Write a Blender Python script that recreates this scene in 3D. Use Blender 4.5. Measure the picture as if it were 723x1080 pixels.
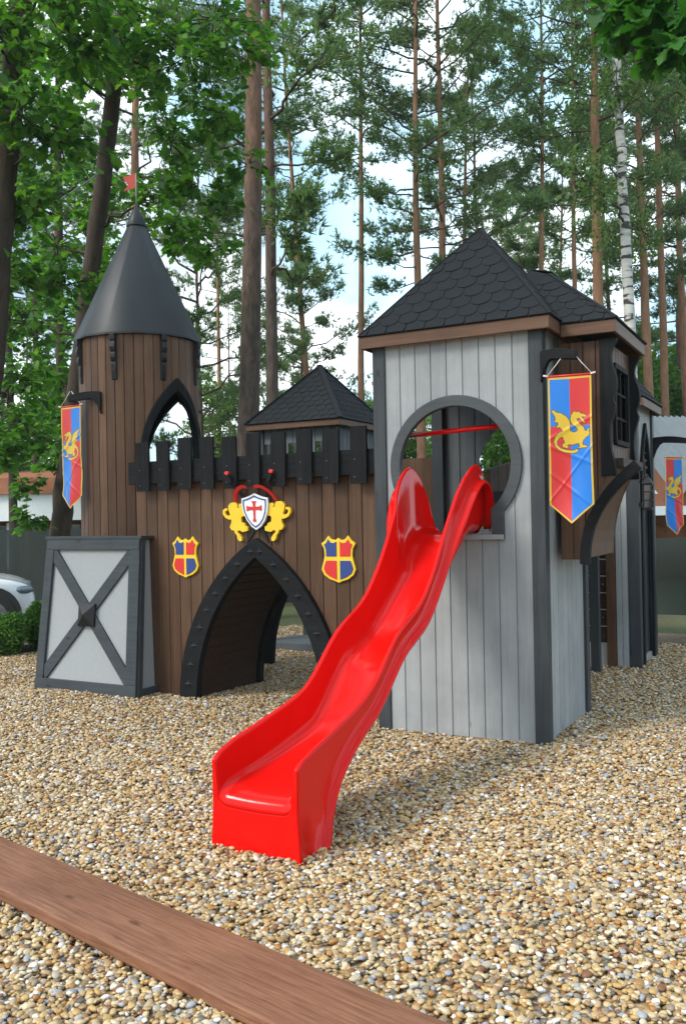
import bpy, bmesh, math, random
import numpy as np
from mathutils import Vector, Matrix, Euler

for o in list(bpy.data.objects):
    bpy.data.objects.remove(o)
SC = bpy.context.scene
COL = SC.collection
R = math.radians
PI = math.pi

# ------------------------------------------------------------------ camera
F, YAW, PITCH, ROLL = 950.86, .493, .0061, -.0185       # focal length in pixels of the 723x1080 photo
CAM = np.array([1.6102, -5.7617, 1.5])
PW, PH = 723, 1080
_r = np.array([math.cos(YAW), math.sin(YAW), 0.])
_f = np.array([-math.sin(YAW) * math.cos(PITCH), math.cos(YAW) * math.cos(PITCH), math.sin(PITCH)])
_u = np.cross(_r, _f)
_c, _s = math.cos(ROLL), math.sin(ROLL)
CR, CU, CF = _c * _r + _s * _u, -_s * _r + _c * _u, _f
cd = bpy.data.cameras.new('camera')
cam = bpy.data.objects.new('camera', cd)
COL.objects.link(cam)
cd.sensor_fit = 'VERTICAL'
cd.sensor_height = 36
cd.lens = 36 * F / PH
cd.clip_start = .05
cd.clip_end = 2000
m3 = Matrix((CR, CU, -CF)).transposed()
cam.matrix_world = Matrix.Translation(CAM) @ m3.to_4x4()
SC.camera = cam


def at(px, py, d):
    """world point seen at a photo pixel, d metres deep"""
    return CAM + d * (CF + CR * (px - PW / 2) / F + CU * (PH / 2 - py) / F)


# ------------------------------------------------------------------ light
SUN_AZ = Vector((-.46, -.70))
SUN_EL = R(42)
w = bpy.data.worlds.new('World')
SC.world = w
w.use_nodes = True
nt = w.node_tree
nt.nodes.clear()
sky = nt.nodes.new('ShaderNodeTexSky')
sky.sky_type = 'NISHITA'
sky.sun_disc = False
sky.sun_elevation = SUN_EL
sky.sun_rotation = math.atan2(SUN_AZ.x, SUN_AZ.y)
sky.air_density = 1.0
sky.dust_density = 2.5
sky.ozone_density = 1.0
tc = nt.nodes.new('ShaderNodeTexCoord')
nz = nt.nodes.new('ShaderNodeTexNoise')
nz.inputs['Scale'].default_value = 2.6
nz.inputs['Detail'].default_value = 6
nz.inputs['Roughness'].default_value = .55
rp = nt.nodes.new('ShaderNodeValToRGB')
rp.color_ramp.elements[0].position = .36
rp.color_ramp.elements[1].position = .56
cl = nt.nodes.new('ShaderNodeMix')
cl.data_type = 'RGBA'
cr = nt.nodes.new('ShaderNodeValToRGB')                  # cloud, in the sky texture's own units: thin blue veil to white
cr.color_ramp.elements[0].position, cr.color_ramp.elements[0].color = .42, (.50, .80, .98, 1)
cr.color_ramp.elements[1].position, cr.color_ramp.elements[1].color = .58, (.93, .98, 1, 1)
n2 = nt.nodes.new('ShaderNodeTexNoise')
n2.inputs['Scale'].default_value = 5.5
n2.inputs['Detail'].default_value = 7
vm = nt.nodes.new('ShaderNodeVectorMath')
vm.operation = 'SCALE'
vm.inputs['Scale'].default_value = 12.4
nt.links.new(tc.outputs['Generated'], n2.inputs['Vector'])
nt.links.new(n2.outputs['Fac'], cr.inputs['Fac'])
nt.links.new(cr.outputs['Color'], vm.inputs[0])
nt.links.new(vm.outputs[0], cl.inputs['B'])
bg = nt.nodes.new('ShaderNodeBackground')
bg.inputs['Strength'].default_value = .12
wo = nt.nodes.new('ShaderNodeOutputWorld')
L = nt.links.new
L(tc.outputs['Generated'], nz.inputs['Vector'])
L(nz.outputs['Fac'], rp.inputs['Fac'])
L(rp.outputs['Color'], cl.inputs['Factor'])
L(sky.outputs['Color'], cl.inputs['A'])
L(cl.outputs['Result'], bg.inputs['Color'])
L(bg.outputs['Background'], wo.inputs['Surface'])

sl = bpy.data.lights.new('sun', 'SUN')
sl.energy = 3.0
sl.angle = R(18)
sl.color = (1, .95, .87)
sun = bpy.data.objects.new('sun', sl)
COL.objects.link(sun)
sd = Vector((SUN_AZ.x, SUN_AZ.y, 0)).normalized() * math.cos(SUN_EL) + Vector((0, 0, math.sin(SUN_EL)))
sun.rotation_euler = sd.to_track_quat('Z', 'Y').to_euler()
sun.location = (-6, -10, 12)
SC.view_settings.view_transform = 'Standard'
SC.view_settings.look = 'None'
SC.view_settings.exposure = .5
SC.view_settings.gamma = 1
SC.view_settings.use_curve_mapping = False


# ------------------------------------------------------------------ materials
def new_mat(name):
    m = bpy.data.materials.new(name)
    m.use_nodes = True
    n = m.node_tree
    b = n.nodes['Principled BSDF']
    return m, n, b


def N(n, kind, **kw):
    x = n.nodes.new(kind)
    for k, v in kw.items():
        if k in x.inputs:
            x.inputs[k].default_value = v
        else:
            setattr(x, k, v)
    return x


def ramp(n, stops, interp='LINEAR'):
    r = n.nodes.new('ShaderNodeValToRGB')
    e = r.color_ramp.elements
    r.color_ramp.interpolation = interp
    while len(e) > 1:
        e.remove(e[-1])
    e[0].position, e[0].color = stops[0][0], (*stops[0][1], 1)
    for p, c in stops[1:]:
        x = e.new(p)
        x.color = (*c, 1)
    return r


def wood(name, c0, c1, c2, axis='Z', rough=.55, grain=24., bump=.35, island=.22, spec=.22):
    """stained board: grain drawn out along one axis, a tint of its own for each board"""
    m, n, b = new_mat(name)
    l = n.links.new
    t = N(n, 'ShaderNodeTexCoord')
    mp = N(n, 'ShaderNodeMapping')
    s = [grain] * 3
    s['XYZ'.index(axis)] = grain * .045
    mp.inputs['Scale'].default_value = s
    l(t.outputs['Object'], mp.inputs['Vector'])
    geo = N(n, 'ShaderNodeNewGeometry')
    off = N(n, 'ShaderNodeVectorMath', operation='SCALE')
    cmb = N(n, 'ShaderNodeCombineXYZ')
    for k in 'XYZ':
        l(geo.outputs['Random Per Island'], cmb.inputs[k])
    l(cmb.outputs[0], off.inputs[0])
    off.inputs['Scale'].default_value = 40
    ad = N(n, 'ShaderNodeVectorMath', operation='ADD')
    l(mp.outputs[0], ad.inputs[0])
    l(off.outputs[0], ad.inputs[1])
    nz = N(n, 'ShaderNodeTexNoise', Scale=1.6, Detail=7, Roughness=.65, Distortion=.6)
    l(ad.outputs[0], nz.inputs['Vector'])
    rp = ramp(n, [(.25, c0), (.5, c1), (.78, c2)])
    l(nz.outputs['Fac'], rp.inputs['Fac'])
    # blotchy weathering, large
    nz2 = N(n, 'ShaderNodeTexNoise', Scale=3.1, Detail=5, Roughness=.6)
    l(t.outputs['Object'], nz2.inputs['Vector'])
    mr = N(n, 'ShaderNodeMapRange')
    mr.inputs['From Min'].default_value = .3
    mr.inputs['From Max'].default_value = .7
    mr.inputs['To Min'].default_value = .86
    mr.inputs['To Max'].default_value = 1.14
    l(nz2.outputs['Fac'], mr.inputs['Value'])
    mi = N(n, 'ShaderNodeMapRange')
    mi.inputs['To Min'].default_value = 1 - island
    mi.inputs['To Max'].default_value = 1 + island
    l(geo.outputs['Random Per Island'], mi.inputs['Value'])
    mm = N(n, 'ShaderNodeMath', operation='MULTIPLY')
    l(mr.outputs[0], mm.inputs[0])
    l(mi.outputs[0], mm.inputs[1])
    vs = N(n, 'ShaderNodeVectorMath', operation='SCALE')
    l(rp.outputs['Color'], vs.inputs[0])
    l(mm.outputs[0], vs.inputs['Scale'])
    kv = N(n, 'ShaderNodeTexVoronoi', Scale=1.0)
    mk = N(n, 'ShaderNodeMapping')
    ks = [5.5] * 3
    ks['XYZ'.index(axis)] = 2.2
    mk.inputs['Scale'].default_value = ks
    l(t.outputs['Object'], mk.inputs['Vector'])
    l(mk.outputs[0], kv.inputs['Vector'])
    kr = ramp(n, [(.0, (.45, .42, .40)), (.045, (.55, .52, .50)), (.085, (1, 1, 1))])
    l(kv.outputs['Distance'], kr.inputs['Fac'])
    km = N(n, 'ShaderNodeVectorMath', operation='MULTIPLY')
    l(vs.outputs[0], km.inputs[0])
    l(kr.outputs['Color'], km.inputs[1])
    l(km.outputs[0], b.inputs['Base Color'])
    b.inputs['Roughness'].default_value = rough
    b.inputs['Specular IOR Level'].default_value = spec
    bp = N(n, 'ShaderNodeBump', Strength=bump, Distance=.004)
    l(nz.outputs['Fac'], bp.inputs['Height'])
    l(bp.outputs[0], b.inputs['Normal'])
    return m


def paint(name, col, rough=.4, var=.08, bump=.0, scale=14, metallic=0, coat=0, spec=.5):
    m, n, b = new_mat(name)
    l = n.links.new
    t = N(n, 'ShaderNodeTexCoord')
    nz = N(n, 'ShaderNodeTexNoise', Scale=scale, Detail=6, Roughness=.6)
    l(t.outputs['Object'], nz.inputs['Vector'])
    lo = tuple(max(0, c * (1 - var)) for c in col)
    hi = tuple(min(1, c * (1 + var)) for c in col)
    rp = ramp(n, [(.3, lo), (.7, hi)])
    l(nz.outputs['Fac'], rp.inputs['Fac'])
    l(rp.outputs['Color'], b.inputs['Base Color'])
    b.inputs['Roughness'].default_value = rough
    b.inputs['Metallic'].default_value = metallic
    b.inputs['Coat Weight'].default_value = coat
    b.inputs['Coat Roughness'].default_value = .06
    b.inputs['Specular IOR Level'].default_value = spec
    if bump:
        bp = N(n, 'ShaderNodeBump', Strength=bump, Distance=.01)
        l(nz.outputs['Fac'], bp.inputs['Height'])
        l(bp.outputs[0], b.inputs['Normal'])
    return m


def leafmat(name, cols, trans=.35, rough=.5):
    """leaves: each leaf its own tint, a little light passing through"""
    m, n, b = new_mat(name)
    l = n.links.new
    geo = N(n, 'ShaderNodeNewGeometry')
    k = len(cols)
    rp = ramp(n, [(i / (k - 1), c) for i, c in enumerate(cols)])
    l(geo.outputs['Random Per Island'], rp.inputs['Fac'])
    l(rp.outputs['Color'], b.inputs['Base Color'])
    b.inputs['Roughness'].default_value = rough
    b.inputs['Specular IOR Level'].default_value = .3
    tr = N(n, 'ShaderNodeBsdfTranslucent')
    vs = N(n, 'ShaderNodeVectorMath', operation='MULTIPLY')
    vs.inputs[1].default_value = (1.25, 1.35, .55)
    l(rp.outputs['Color'], vs.inputs[0])
    l(vs.outputs[0], tr.inputs['Color'])
    mx = N(n, 'ShaderNodeMixShader')
    mx.inputs['Fac'].default_value = trans
    l(b.outputs[0], mx.inputs[1])
    l(tr.outputs[0], mx.inputs[2])
    l(mx.outputs[0], n.nodes['Material Output'].inputs['Surface'])
    return m


def barkmat(name, c0, c1, zlo=None, zhi=None, c2=None, c3=None, scale=9):
    """furrowed bark; c2/c3 take over above zlo..zhi (the orange upper trunk of a pine)"""
    m, n, b = new_mat(name)
    l = n.links.new
    t = N(n, 'ShaderNodeTexCoord')
    mp = N(n, 'ShaderNodeMapping')
    mp.inputs['Scale'].default_value = (scale, scale, scale * .28)
    l(t.outputs['Object'], mp.inputs['Vector'])
    nz = N(n, 'ShaderNodeTexNoise', Scale=1.5, Detail=8, Roughness=.7, Distortion=.4)
    l(mp.outputs[0], nz.inputs['Vector'])
    rp = ramp(n, [(.3, c0), (.68, c1)])
    l(nz.outputs['Fac'], rp.inputs['Fac'])
    out = rp.outputs['Color']
    if c2:
        rp2 = ramp(n, [(.3, c2), (.68, c3)])
        l(nz.outputs['Fac'], rp2.inputs['Fac'])
        sx = N(n, 'ShaderNodeSeparateXYZ')
        l(t.outputs['Object'], sx.inputs[0])
        nb = N(n, 'ShaderNodeTexNoise', Scale=1.2, Detail=3)
        l(t.outputs['Object'], nb.inputs['Vector'])
        ad = N(n, 'ShaderNodeMath', operation='MULTIPLY_ADD')
        l(nb.outputs['Fac'], ad.inputs[0])
        ad.inputs[1].default_value = 4
        l(sx.outputs['Z'], ad.inputs[2])
        mr = N(n, 'ShaderNodeMapRange')
        mr.inputs['From Min'].default_value = zlo + 2
        mr.inputs['From Max'].default_value = zhi + 2
        l(ad.outputs[0], mr.inputs['Value'])
        mx = N(n, 'ShaderNodeMix', data_type='RGBA')
        l(mr.outputs[0], mx.inputs['Factor'])
        l(rp.outputs['Color'], mx.inputs['A'])
        l(rp2.outputs['Color'], mx.inputs['B'])
        out = mx.outputs['Result']
    l(out, b.inputs['Base Color'])
    b.inputs['Roughness'].default_value = .9
    b.inputs['Specular IOR Level'].default_value = .15
    bp = N(n, 'ShaderNodeBump', Strength=.8, Distance=.03)
    l(nz.outputs['Fac'], bp.inputs['Height'])
    l(bp.outputs[0], b.inputs['Normal'])
    return m


M = {}
M['brown'] = wood('brown_boards', (.066, .033, .019), (.094, .049, .028), (.130, .071, .042), 'Z', .5)
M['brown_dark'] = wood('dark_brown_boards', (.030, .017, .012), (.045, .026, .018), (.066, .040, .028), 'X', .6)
M['fascia_x'] = wood('fascia_boards', (.085, .044, .026), (.125, .066, .040), (.175, .097, .060), 'X', .5)
M['fascia_y'] = wood('fascia_boards_side', (.085, .044, .026), (.125, .066, .040), (.175, .097, .060), 'Y', .5)
M['grey'] = wood('light_grey_boards', (.250, .258, .264), (.285, .294, .300), (.322, .331, .336), 'Z', .55, island=.07)
M['dgrey'] = wood('dark_grey_posts', (.033, .037, .041), (.044, .049, .054), (.062, .068, .073), 'Z', .5, island=.08)
M['dgrey_x'] = wood('dark_grey_rails', (.030, .036, .041), (.041, .048, .054), (.058, .066, .073), 'X', .5, island=.1)
M['black'] = wood('black_boards', (.0075, .008, .0085), (.0125, .013, .014), (.022, .0225, .0235), 'Z', .7, island=.2, spec=.1)
M['black_x'] = wood('black_boards_flat', (.0075, .008, .0085), (.0125, .013, .014), (.022, .0225, .0235), 'X', .7, island=.2, spec=.1)
M['ring'] = wood('keyhole_grey', (.048, .053, .057), (.060, .066, .071), (.078, .085, .090), 'X', .45, island=.05)
M['panel'] = paint('pale_panel', (.275, .288, .296), .5, .04, .05, 30)
M['shingle'] = paint('bitumen_shingle', (.017, .0185, .021), .85, .35, .6, 160, spec=.2)
M['cone'] = paint('grey_sheet_metal', (.021, .024, .028), .45, .14, .03, 4, metallic=0, spec=.25)
M['red'] = paint('red_gelcoat', (.60, .005, .003), .13, .05, 0, 3, coat=0, spec=.20)
M['flagred'] = paint('red_flag_paint', (.42, .045, .028), .5, .1)
M['yellow'] = paint('yellow_paint', (.80, .52, .018), .4, .06, .05)
M['pred'] = paint('red_paint', (.62, .018, .018), .4, .06)
M['pblue'] = paint('blue_paint', (.018, .045, .21), .4, .06)
M['white'] = paint('white_paint', (.78, .79, .80), .4, .04)
M['iron'] = paint('black_iron', (.011, .011, .012), .5, .25, .2, 60, spec=.25)
M['stud'] = paint('stud_metal', (.10, .10, .105), .35, .2, 0, 30, metallic=.6)
M['rope'] = paint('white_cord', (.62, .60, .56), .8, .1)
M['deck'] = wood('deck_boards', (.10, .10, .10), (.14, .14, .14), (.19, .19, .185), 'X', .6)
M['bench'] = wood('bench_board', (.095, .040, .021), (.19, .084, .048), (.26, .132, .080), 'X', .5, grain=58, bump=.6, island=.02)
M['cable'] = paint('grey_cable', (.16, .17, .16), .6, .1)
M['carpaint'] = paint('white_car_paint', (.76, .79, .82), .22, .02, 0, 5, coat=.8)
M['rubber'] = paint('black_rubber', (.018, .018, .019), .75, .2, .2, 40)
M['alloy'] = paint('alloy_metal', (.38, .38, .40), .3, .1, 0, 20, metallic=.9)
M['glassdark'] = paint('dark_glass', (.018, .022, .028), .06, .1, 0, 3, spec=.9)
M['lens'] = paint('headlight_lens', (.10, .14, .18), .08, .2, 0, 12, spec=.9)
M['housebrown'] = wood('house_cladding', (.085, .032, .022), (.125, .050, .034), (.165, .072, .05), 'Z', .7)
M['houseorange'] = wood('house_orange_cladding', (.20, .075, .04), (.27, .105, .055), (.34, .14, .08), 'Z', .7)
M['housewhite'] = paint('house_white_trim', (.70, .72, .74), .5, .05)
M['corrugated'] = paint('corrugated_sheet', (.20, .215, .225), .5, .10, .05, 5, metallic=.2)
M['soil'] = paint('bare_soil', (.12, .085, .055), .95, .3, .8, 20)
M['edging'] = paint('bark_edging', (.035, .028, .025), .9, .3, .4, 30)


# shade net: a woven mesh with gaps, so what stands behind shows faintly through
def netmat():
    m, n, b = new_mat('green_shade_net')
    l = n.links.new
    b.inputs['Base Color'].default_value = (.009, .019, .016, 1)
    b.inputs['Roughness'].default_value = .7
    tr = N(n, 'ShaderNodeBsdfTransparent')
    mx = N(n, 'ShaderNodeMixShader')
    t = N(n, 'ShaderNodeTexCoord')
    nz = N(n, 'ShaderNodeTexNoise', Scale=2.5, Detail=3)
    l(t.outputs['Object'], nz.inputs['Vector'])
    mr = N(n, 'ShaderNodeMapRange')
    mr.inputs['To Min'].default_value = .96
    mr.inputs['To Max'].default_value = .88
    l(nz.outputs['Fac'], mr.inputs['Value'])
    l(mr.outputs[0], mx.inputs['Fac'])
    l(tr.outputs[0], mx.inputs[1])
    l(b.outputs[0], mx.inputs[2])
    l(mx.outputs[0], n.nodes['Material Output'].inputs['Surface'])
    return m


M['net'] = netmat()


def clothmat(name, col):
    m, n, b = new_mat(name)
    l = n.links.new
    b.inputs['Base Color'].default_value = (*col, 1)
    b.inputs['Roughness'].default_value = .45
    b.inputs['Sheen Weight'].default_value = .3
    tr = N(n, 'ShaderNodeBsdfTranslucent', Color=(*col, 1))
    mx = N(n, 'ShaderNodeMixShader', Fac=.25)
    l(b.outputs[0], mx.inputs[1])
    l(tr.outputs[0], mx.inputs[2])
    l(mx.outputs[0], n.nodes['Material Output'].inputs['Surface'])
    return m


M['c_red'] = clothmat('banner_red_cloth', (.66, .030, .030))
M['c_blue'] = clothmat('banner_blue_cloth', (.012, .20, .70))
M['c_yel'] = clothmat('banner_yellow_cloth', (.72, .47, .035))
M['c_line'] = clothmat('banner_dark_outline', (.10, .075, .02))

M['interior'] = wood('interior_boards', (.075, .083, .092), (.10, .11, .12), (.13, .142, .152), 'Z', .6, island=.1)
M['limb'] = paint('pine_limb', (.085, .062, .048), .9, .3, .3, 20, spec=.1)
M['birchlimb'] = paint('birch_twig', (.075, .058, .048), .9, .3, .2, 20, spec=.1)
M['oakleaf'] = leafmat('oak_leaf', [(.026, .090, .016), (.046, .145, .020), (.080, .20, .026), (.13, .27, .036)], .52)
M['oaknear'] = leafmat('near_oak_leaf', [(.018, .085, .012), (.030, .125, .016), (.052, .17, .022)], .45)
M['needle'] = leafmat('pine_needle', [(.070, .135, .082), (.100, .180, .098), (.145, .225, .100), (.21, .28, .10)], .5)
M['birchleaf'] = leafmat('birch_leaf', [(.075, .15, .045), (.11, .20, .06), (.16, .25, .08)], .5)
M['thuja'] = leafmat('thuja_spray', [(.060, .155, .036), (.105, .235, .05), (.16, .30, .07)], .45)
M['oakbark'] = barkmat('oak_bark', (.030, .022, .017), (.068, .052, .040))
M['pinebark'] = barkmat('pine_bark', (.030, .024, .021), (.115, .088, .072), 4, 10, (.10, .052, .035), (.25, .140, .092))
M['pineorange'] = barkmat('orange_pine_bark', (.085, .055, .042), (.19, .120, .086), 1, 5, (.19, .100, .060), (.34, .19, .115))
M['graybark'] = barkmat('grey_bark', (.10, .088, .075), (.20, .175, .15))


def birchbark():
    m, n, b = new_mat('birch_bark')
    l = n.links.new
    t = N(n, 'ShaderNodeTexCoord')
    mp = N(n, 'ShaderNodeMapping')
    mp.inputs['Scale'].default_value = (1.5, 1.5, 6.5)
    l(t.outputs['Object'], mp.inputs['Vector'])
    nz = N(n, 'ShaderNodeTexNoise', Scale=1.7, Detail=6, Roughness=.55, Distortion=.5)
    l(mp.outputs[0], nz.inputs['Vector'])
    rp = ramp(n, [(.43, (.030, .027, .024)), (.47, (.40, .385, .355)), (.7, (.56, .54, .51))])
    l(nz.outputs['Fac'], rp.inputs['Fac'])
    l(rp.outputs['Color'], b.inputs['Base Color'])
    b.inputs['Roughness'].default_value = .7
    return m


M['birchbark'] = birchbark()


# ------------------------------------------------------------------ mesh helpers
def rootloc(p):
    while p.parent:
        p = p.parent
    return Vector(p.location)


def setp(o, label=None, cat=None, group=None, kind=None):
    if label: o['label'] = label
    if cat: o['category'] = cat
    if group: o['group'] = group
    if kind: o['kind'] = kind
    return o


def thing(name, label, cat, loc=(0, 0, 0), group=None):
    o = bpy.data.objects.new(name, None)
    o.empty_display_size = .1
    COL.objects.link(o)
    o.location = loc
    return setp(o, label, cat, group)


def link_mesh(name, me, parent=None):
    o = bpy.data.objects.new(name, me)
    COL.objects.link(o)
    if parent: o.parent = parent
    return o


class MB:
    def __init__(s):
        s.v, s.f, s.mi = [], [], []
        s.m = 0
        s.smooth = False
        s.sm = []

    def add(s, vs, fs):
        b = len(s.v)
        s.v += [tuple(p) for p in vs]
        for f in fs:
            s.f.append([b + i for i in f])
            s.mi.append(s.m)
            s.sm.append(s.smooth)

    def box(s, x0, x1, y0, y1, z0, z1):
        s.hexa([(x0, y0, z0), (x1, y0, z0), (x1, y1, z0), (x0, y1, z0), (x0, y0, z1), (x1, y0, z1), (x1, y1, z1), (x0, y1, z1)])

    def hexa(s, p):
        s.add(p, [(0, 3, 2, 1), (4, 5, 6, 7), (0, 1, 5, 4), (1, 2, 6, 5), (2, 3, 7, 6), (3, 0, 4, 7)])

    def bar(s, a, b, w, t, up=(0, 0, 1)):
        a, b = Vector(a), Vector(b)
        d = (b - a).normalized()
        up = Vector(up)
        sx = d.cross(up).normalized() * (w / 2)
        sy = sx.cross(d).normalized() * (t / 2)
        s.hexa([a - sx - sy, a + sx - sy, a + sx + sy, a - sx + sy, b - sx - sy, b + sx - sy, b + sx + sy, b - sx + sy])

    def prism(s, poly, fn, d0, d1):
        """flat outline extruded: fn(u, v, d) gives the world point"""
        n = len(poly)
        a = [fn(u, v, d0) for u, v in poly]
        b = [fn(u, v, d1) for u, v in poly]
        s.add(a + b, [list(range(n))[::-1], list(range(n, 2 * n))] + [(i, (i + 1) % n, n + (i + 1) % n, n + i) for i in range(n)])

    def strip(s, outer, inner, fn, d0, d1):
        """a bent band between two outlines of equal length, d0..d1 thick"""
        n = len(outer)
        P = [fn(*q, d0) for q in outer] + [fn(*q, d0) for q in inner] + [fn(*q, d1) for q in outer] + [fn(*q, d1) for q in inner]
        fs = []
        for i in range(n - 1):
            fs += [(i, i + 1, n + i + 1, n + i), (2 * n + i + 1, 2 * n + i, 3 * n + i, 3 * n + i + 1),
                   (i + 1, i, 2 * n + i, 2 * n + i + 1), (n + i, n + i + 1, 3 * n + i + 1, 3 * n + i)]
        fs += [(0, n, 3 * n, 2 * n), (n - 1, 2 * n - 1 + 0, 4 * n - 1, 3 * n - 1)]
        s.add(P, fs)

    def tube(s, pts, rad, seg=8, cap=True):
        pts = [Vector(p) for p in pts]
        if not hasattr(rad, '__len__'): rad = [rad] * len(pts)
        vs, fs = [], []
        ref = None
        for i, p in enumerate(pts):
            d = (pts[min(i + 1, len(pts) - 1)] - pts[max(i - 1, 0)]).normalized()
            if ref is None:
                ref = d.orthogonal().normalized()
            else:
                ref = (ref - d * ref.dot(d))
                ref = ref.normalized() if ref.length > 1e-6 else d.orthogonal().normalized()
            q = d.cross(ref)
            for k in range(seg):
                a = 2 * PI * k / seg
                vs.append(p + (ref * math.cos(a) + q * math.sin(a)) * rad[i])
        for i in range(len(pts) - 1):
            for k in range(seg):
                k2 = (k + 1) % seg
                fs.append((i * seg + k, i * seg + k2, (i + 1) * seg + k2, (i + 1) * seg + k))
        if cap:
            fs.append(list(range(seg))[::-1])
            fs.append([(len(pts) - 1) * seg + k for k in range(seg)])
        s.add(vs, fs)

    def lathe(s, prof, c, seg=24):
        """prof: (radius, z) pairs about the vertical through c"""
        vs, fs = [], []
        for r, z in prof:
            for k in range(seg):
                a = 2 * PI * k / seg
                vs.append((c[0] + r * math.cos(a), c[1] + r * math.sin(a), z))
        for i in range(len(prof) - 1):
            for k in range(seg):
                k2 = (k + 1) % seg
                fs.append((i * seg + k, i * seg + k2, (i + 1) * seg + k2, (i + 1) * seg + k))
        s.add(vs, fs)

    def build(s, name, mats, parent=None, bevel=0, local=False, recalc=True):
        if not isinstance(mats, (list, tuple)): mats = [mats]
        me = bpy.data.meshes.new(name)
        off = Vector((0, 0, 0)) if (local or parent is None) else rootloc(parent)
        me.from_pydata([(p[0] - off.x, p[1] - off.y, p[2] - off.z) for p in s.v], [], s.f)
        for m in mats: me.materials.append(m)
        me.polygons.foreach_set('material_index', s.mi)
        me.polygons.foreach_set('use_smooth', s.sm)
        if recalc:
            bm = bmesh.new()
            bm.from_mesh(me)
            bmesh.ops.recalc_face_normals(bm, faces=bm.faces)
            bm.to_mesh(me)
            bm.free()
        me.update()
        o = link_mesh(name, me, parent)
        if bevel:
            b = o.modifiers.new('bevel', 'BEVEL')
            b.width = bevel
            b.segments = 2
            b.limit_method = 'ANGLE'
            b.angle_limit = R(40)
        return o


def np_mesh(name, V, faces_n, mat, smooth=False):
    """V: (k*n,3) array, every run of n points one face"""
    me = bpy.data.meshes.new(name)
    nv = len(V)
    nf = nv // faces_n
    me.vertices.add(nv)
    me.vertices.foreach_set('co', np.asarray(V, np.float32).ravel())
    me.loops.add(nv)
    me.loops.foreach_set('vertex_index', np.arange(nv, dtype=np.int32))
    me.polygons.add(nf)
    me.polygons.foreach_set('loop_start', np.arange(nf, dtype=np.int32) * faces_n)
    if smooth: me.polygons.foreach_set('use_smooth', np.ones(nf, bool))
    me.materials.append(mat)
    me.update(calc_edges=True)
    return me


XZ = lambda y: (lambda u, v, d: (u, y - d, v))       # wall facing the camera (-y): d stands proud of it
YZ = lambda x: (lambda u, v, d: (x + d, u, v))       # wall facing +x


def plank_wall(mb, u0, u1, n, z0, z1, fn, th=.025, hole=None, sub=6, gd=.009, ge=.005):
    """vertical boards with grooves between; z0/z1 numbers or functions; hole(u) -> list of (lo, hi)"""
    fz0 = z0 if callable(z0) else (lambda u: z0)
    fz1 = z1 if callable(z1) else (lambda u: z1)

    def segs(u):
        r = [(fz0(u), fz1(u))]
        for lo, hi in (hole(u) if hole else []):
            q = []
            for a, b in r:
                if lo > a: q.append((a, min(b, lo)))
                if hi < b: q.append((max(a, hi), b))
            r = [x for x in q if x[1] - x[0] > 1e-4]
        return r
    w = (u1 - u0) / n
    for i in range(n):
        ua, ub = u0 + i * w, u0 + (i + 1) * w
        us = [(ua, -gd), (ua + ge, 0)] + [(ua + ge + (w - 2 * ge) * k / sub, 0) for k in range(1, sub)] + [(ub - ge, 0), (ub, -gd)]
        key = {}

        def V(u, z, d):
            k = (round(u, 5), round(z, 5), round(d, 5))
            if k not in key:
                key[k] = len(mb.v)
                mb.v.append(tuple(fn(u, z, d)))
            return key[k]

        def F(*ix):
            if len(set(ix)) >= 3:
                mb.f.append(list(dict.fromkeys(ix)))
                mb.mi.append(mb.m)
                mb.sm.append(False)
        for (a, da), (b, db) in zip(us, us[1:]):
            mid = segs((a + b) / 2)
            sa, sb = segs(a + 1e-6), segs(b - 1e-6)
            if len(sa) != len(mid): sa = mid
            if len(sb) != len(mid): sb = mid
            for (al, ah), (bl, bh) in zip(sa, sb):
                F(V(a, al, da), V(b, bl, db), V(b, bh, db), V(a, ah, da))
                F(V(a, ah, -th), V(b, bh, -th), V(b, bl, -th), V(a, al, -th))
                F(V(a, al, -th), V(b, bl, -th), V(b, bl, db), V(a, al, da))
                F(V(a, ah, da), V(b, bh, db), V(b, bh, -th), V(a, ah, -th))
                if i == 0 and a == ua: F(V(a, al, da), V(a, ah, da), V(a, ah, -th), V(a, al, -th))
                if i == n - 1 and b == ub: F(V(b, bl, db), V(b, bl, -th), V(b, bh, -th), V(b, bh, db))


def gothic(h, z, n=14):
    """pointed arch outline from (-h,0) over (0,z) to (h,0)"""
    c = (z * z - h * h) / (2 * h)
    Rr = c + h
    a1 = math.asin(z / Rr)
    left = [(c - Rr * math.cos(a1 * k / n), Rr * math.sin(a1 * k / n)) for k in range(n + 1)]
    return left + [(-x, y) for x, y in left[-2::-1]]


def gothic_z(h, z, u):
    """height of the pointed arch at offset u"""
    if abs(u) >= h: return -1
    c = (z * z - h * h) / (2 * h)
    Rr = c + h
    return math.sqrt(max(0, Rr * Rr - (abs(u) + c) ** 2))


def clip(poly, a, b):
    """keep the part of poly on the left of a->b"""
    out = []
    n = len(poly)
    sd = lambda p: (b[0] - a[0]) * (p[1] - a[1]) - (b[1] - a[1]) * (p[0] - a[0])
    for i in range(n):
        p, q = poly[i], poly[(i + 1) % n]
        sp, sq = sd(p), sd(q)
        if sp >= 0: out.append(p)
        if sp * sq < 0:
            t = sp / (sp - sq)
            out.append((p[0] + (q[0] - p[0]) * t, p[1] + (q[1] - p[1]) * t))
    return out


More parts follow.
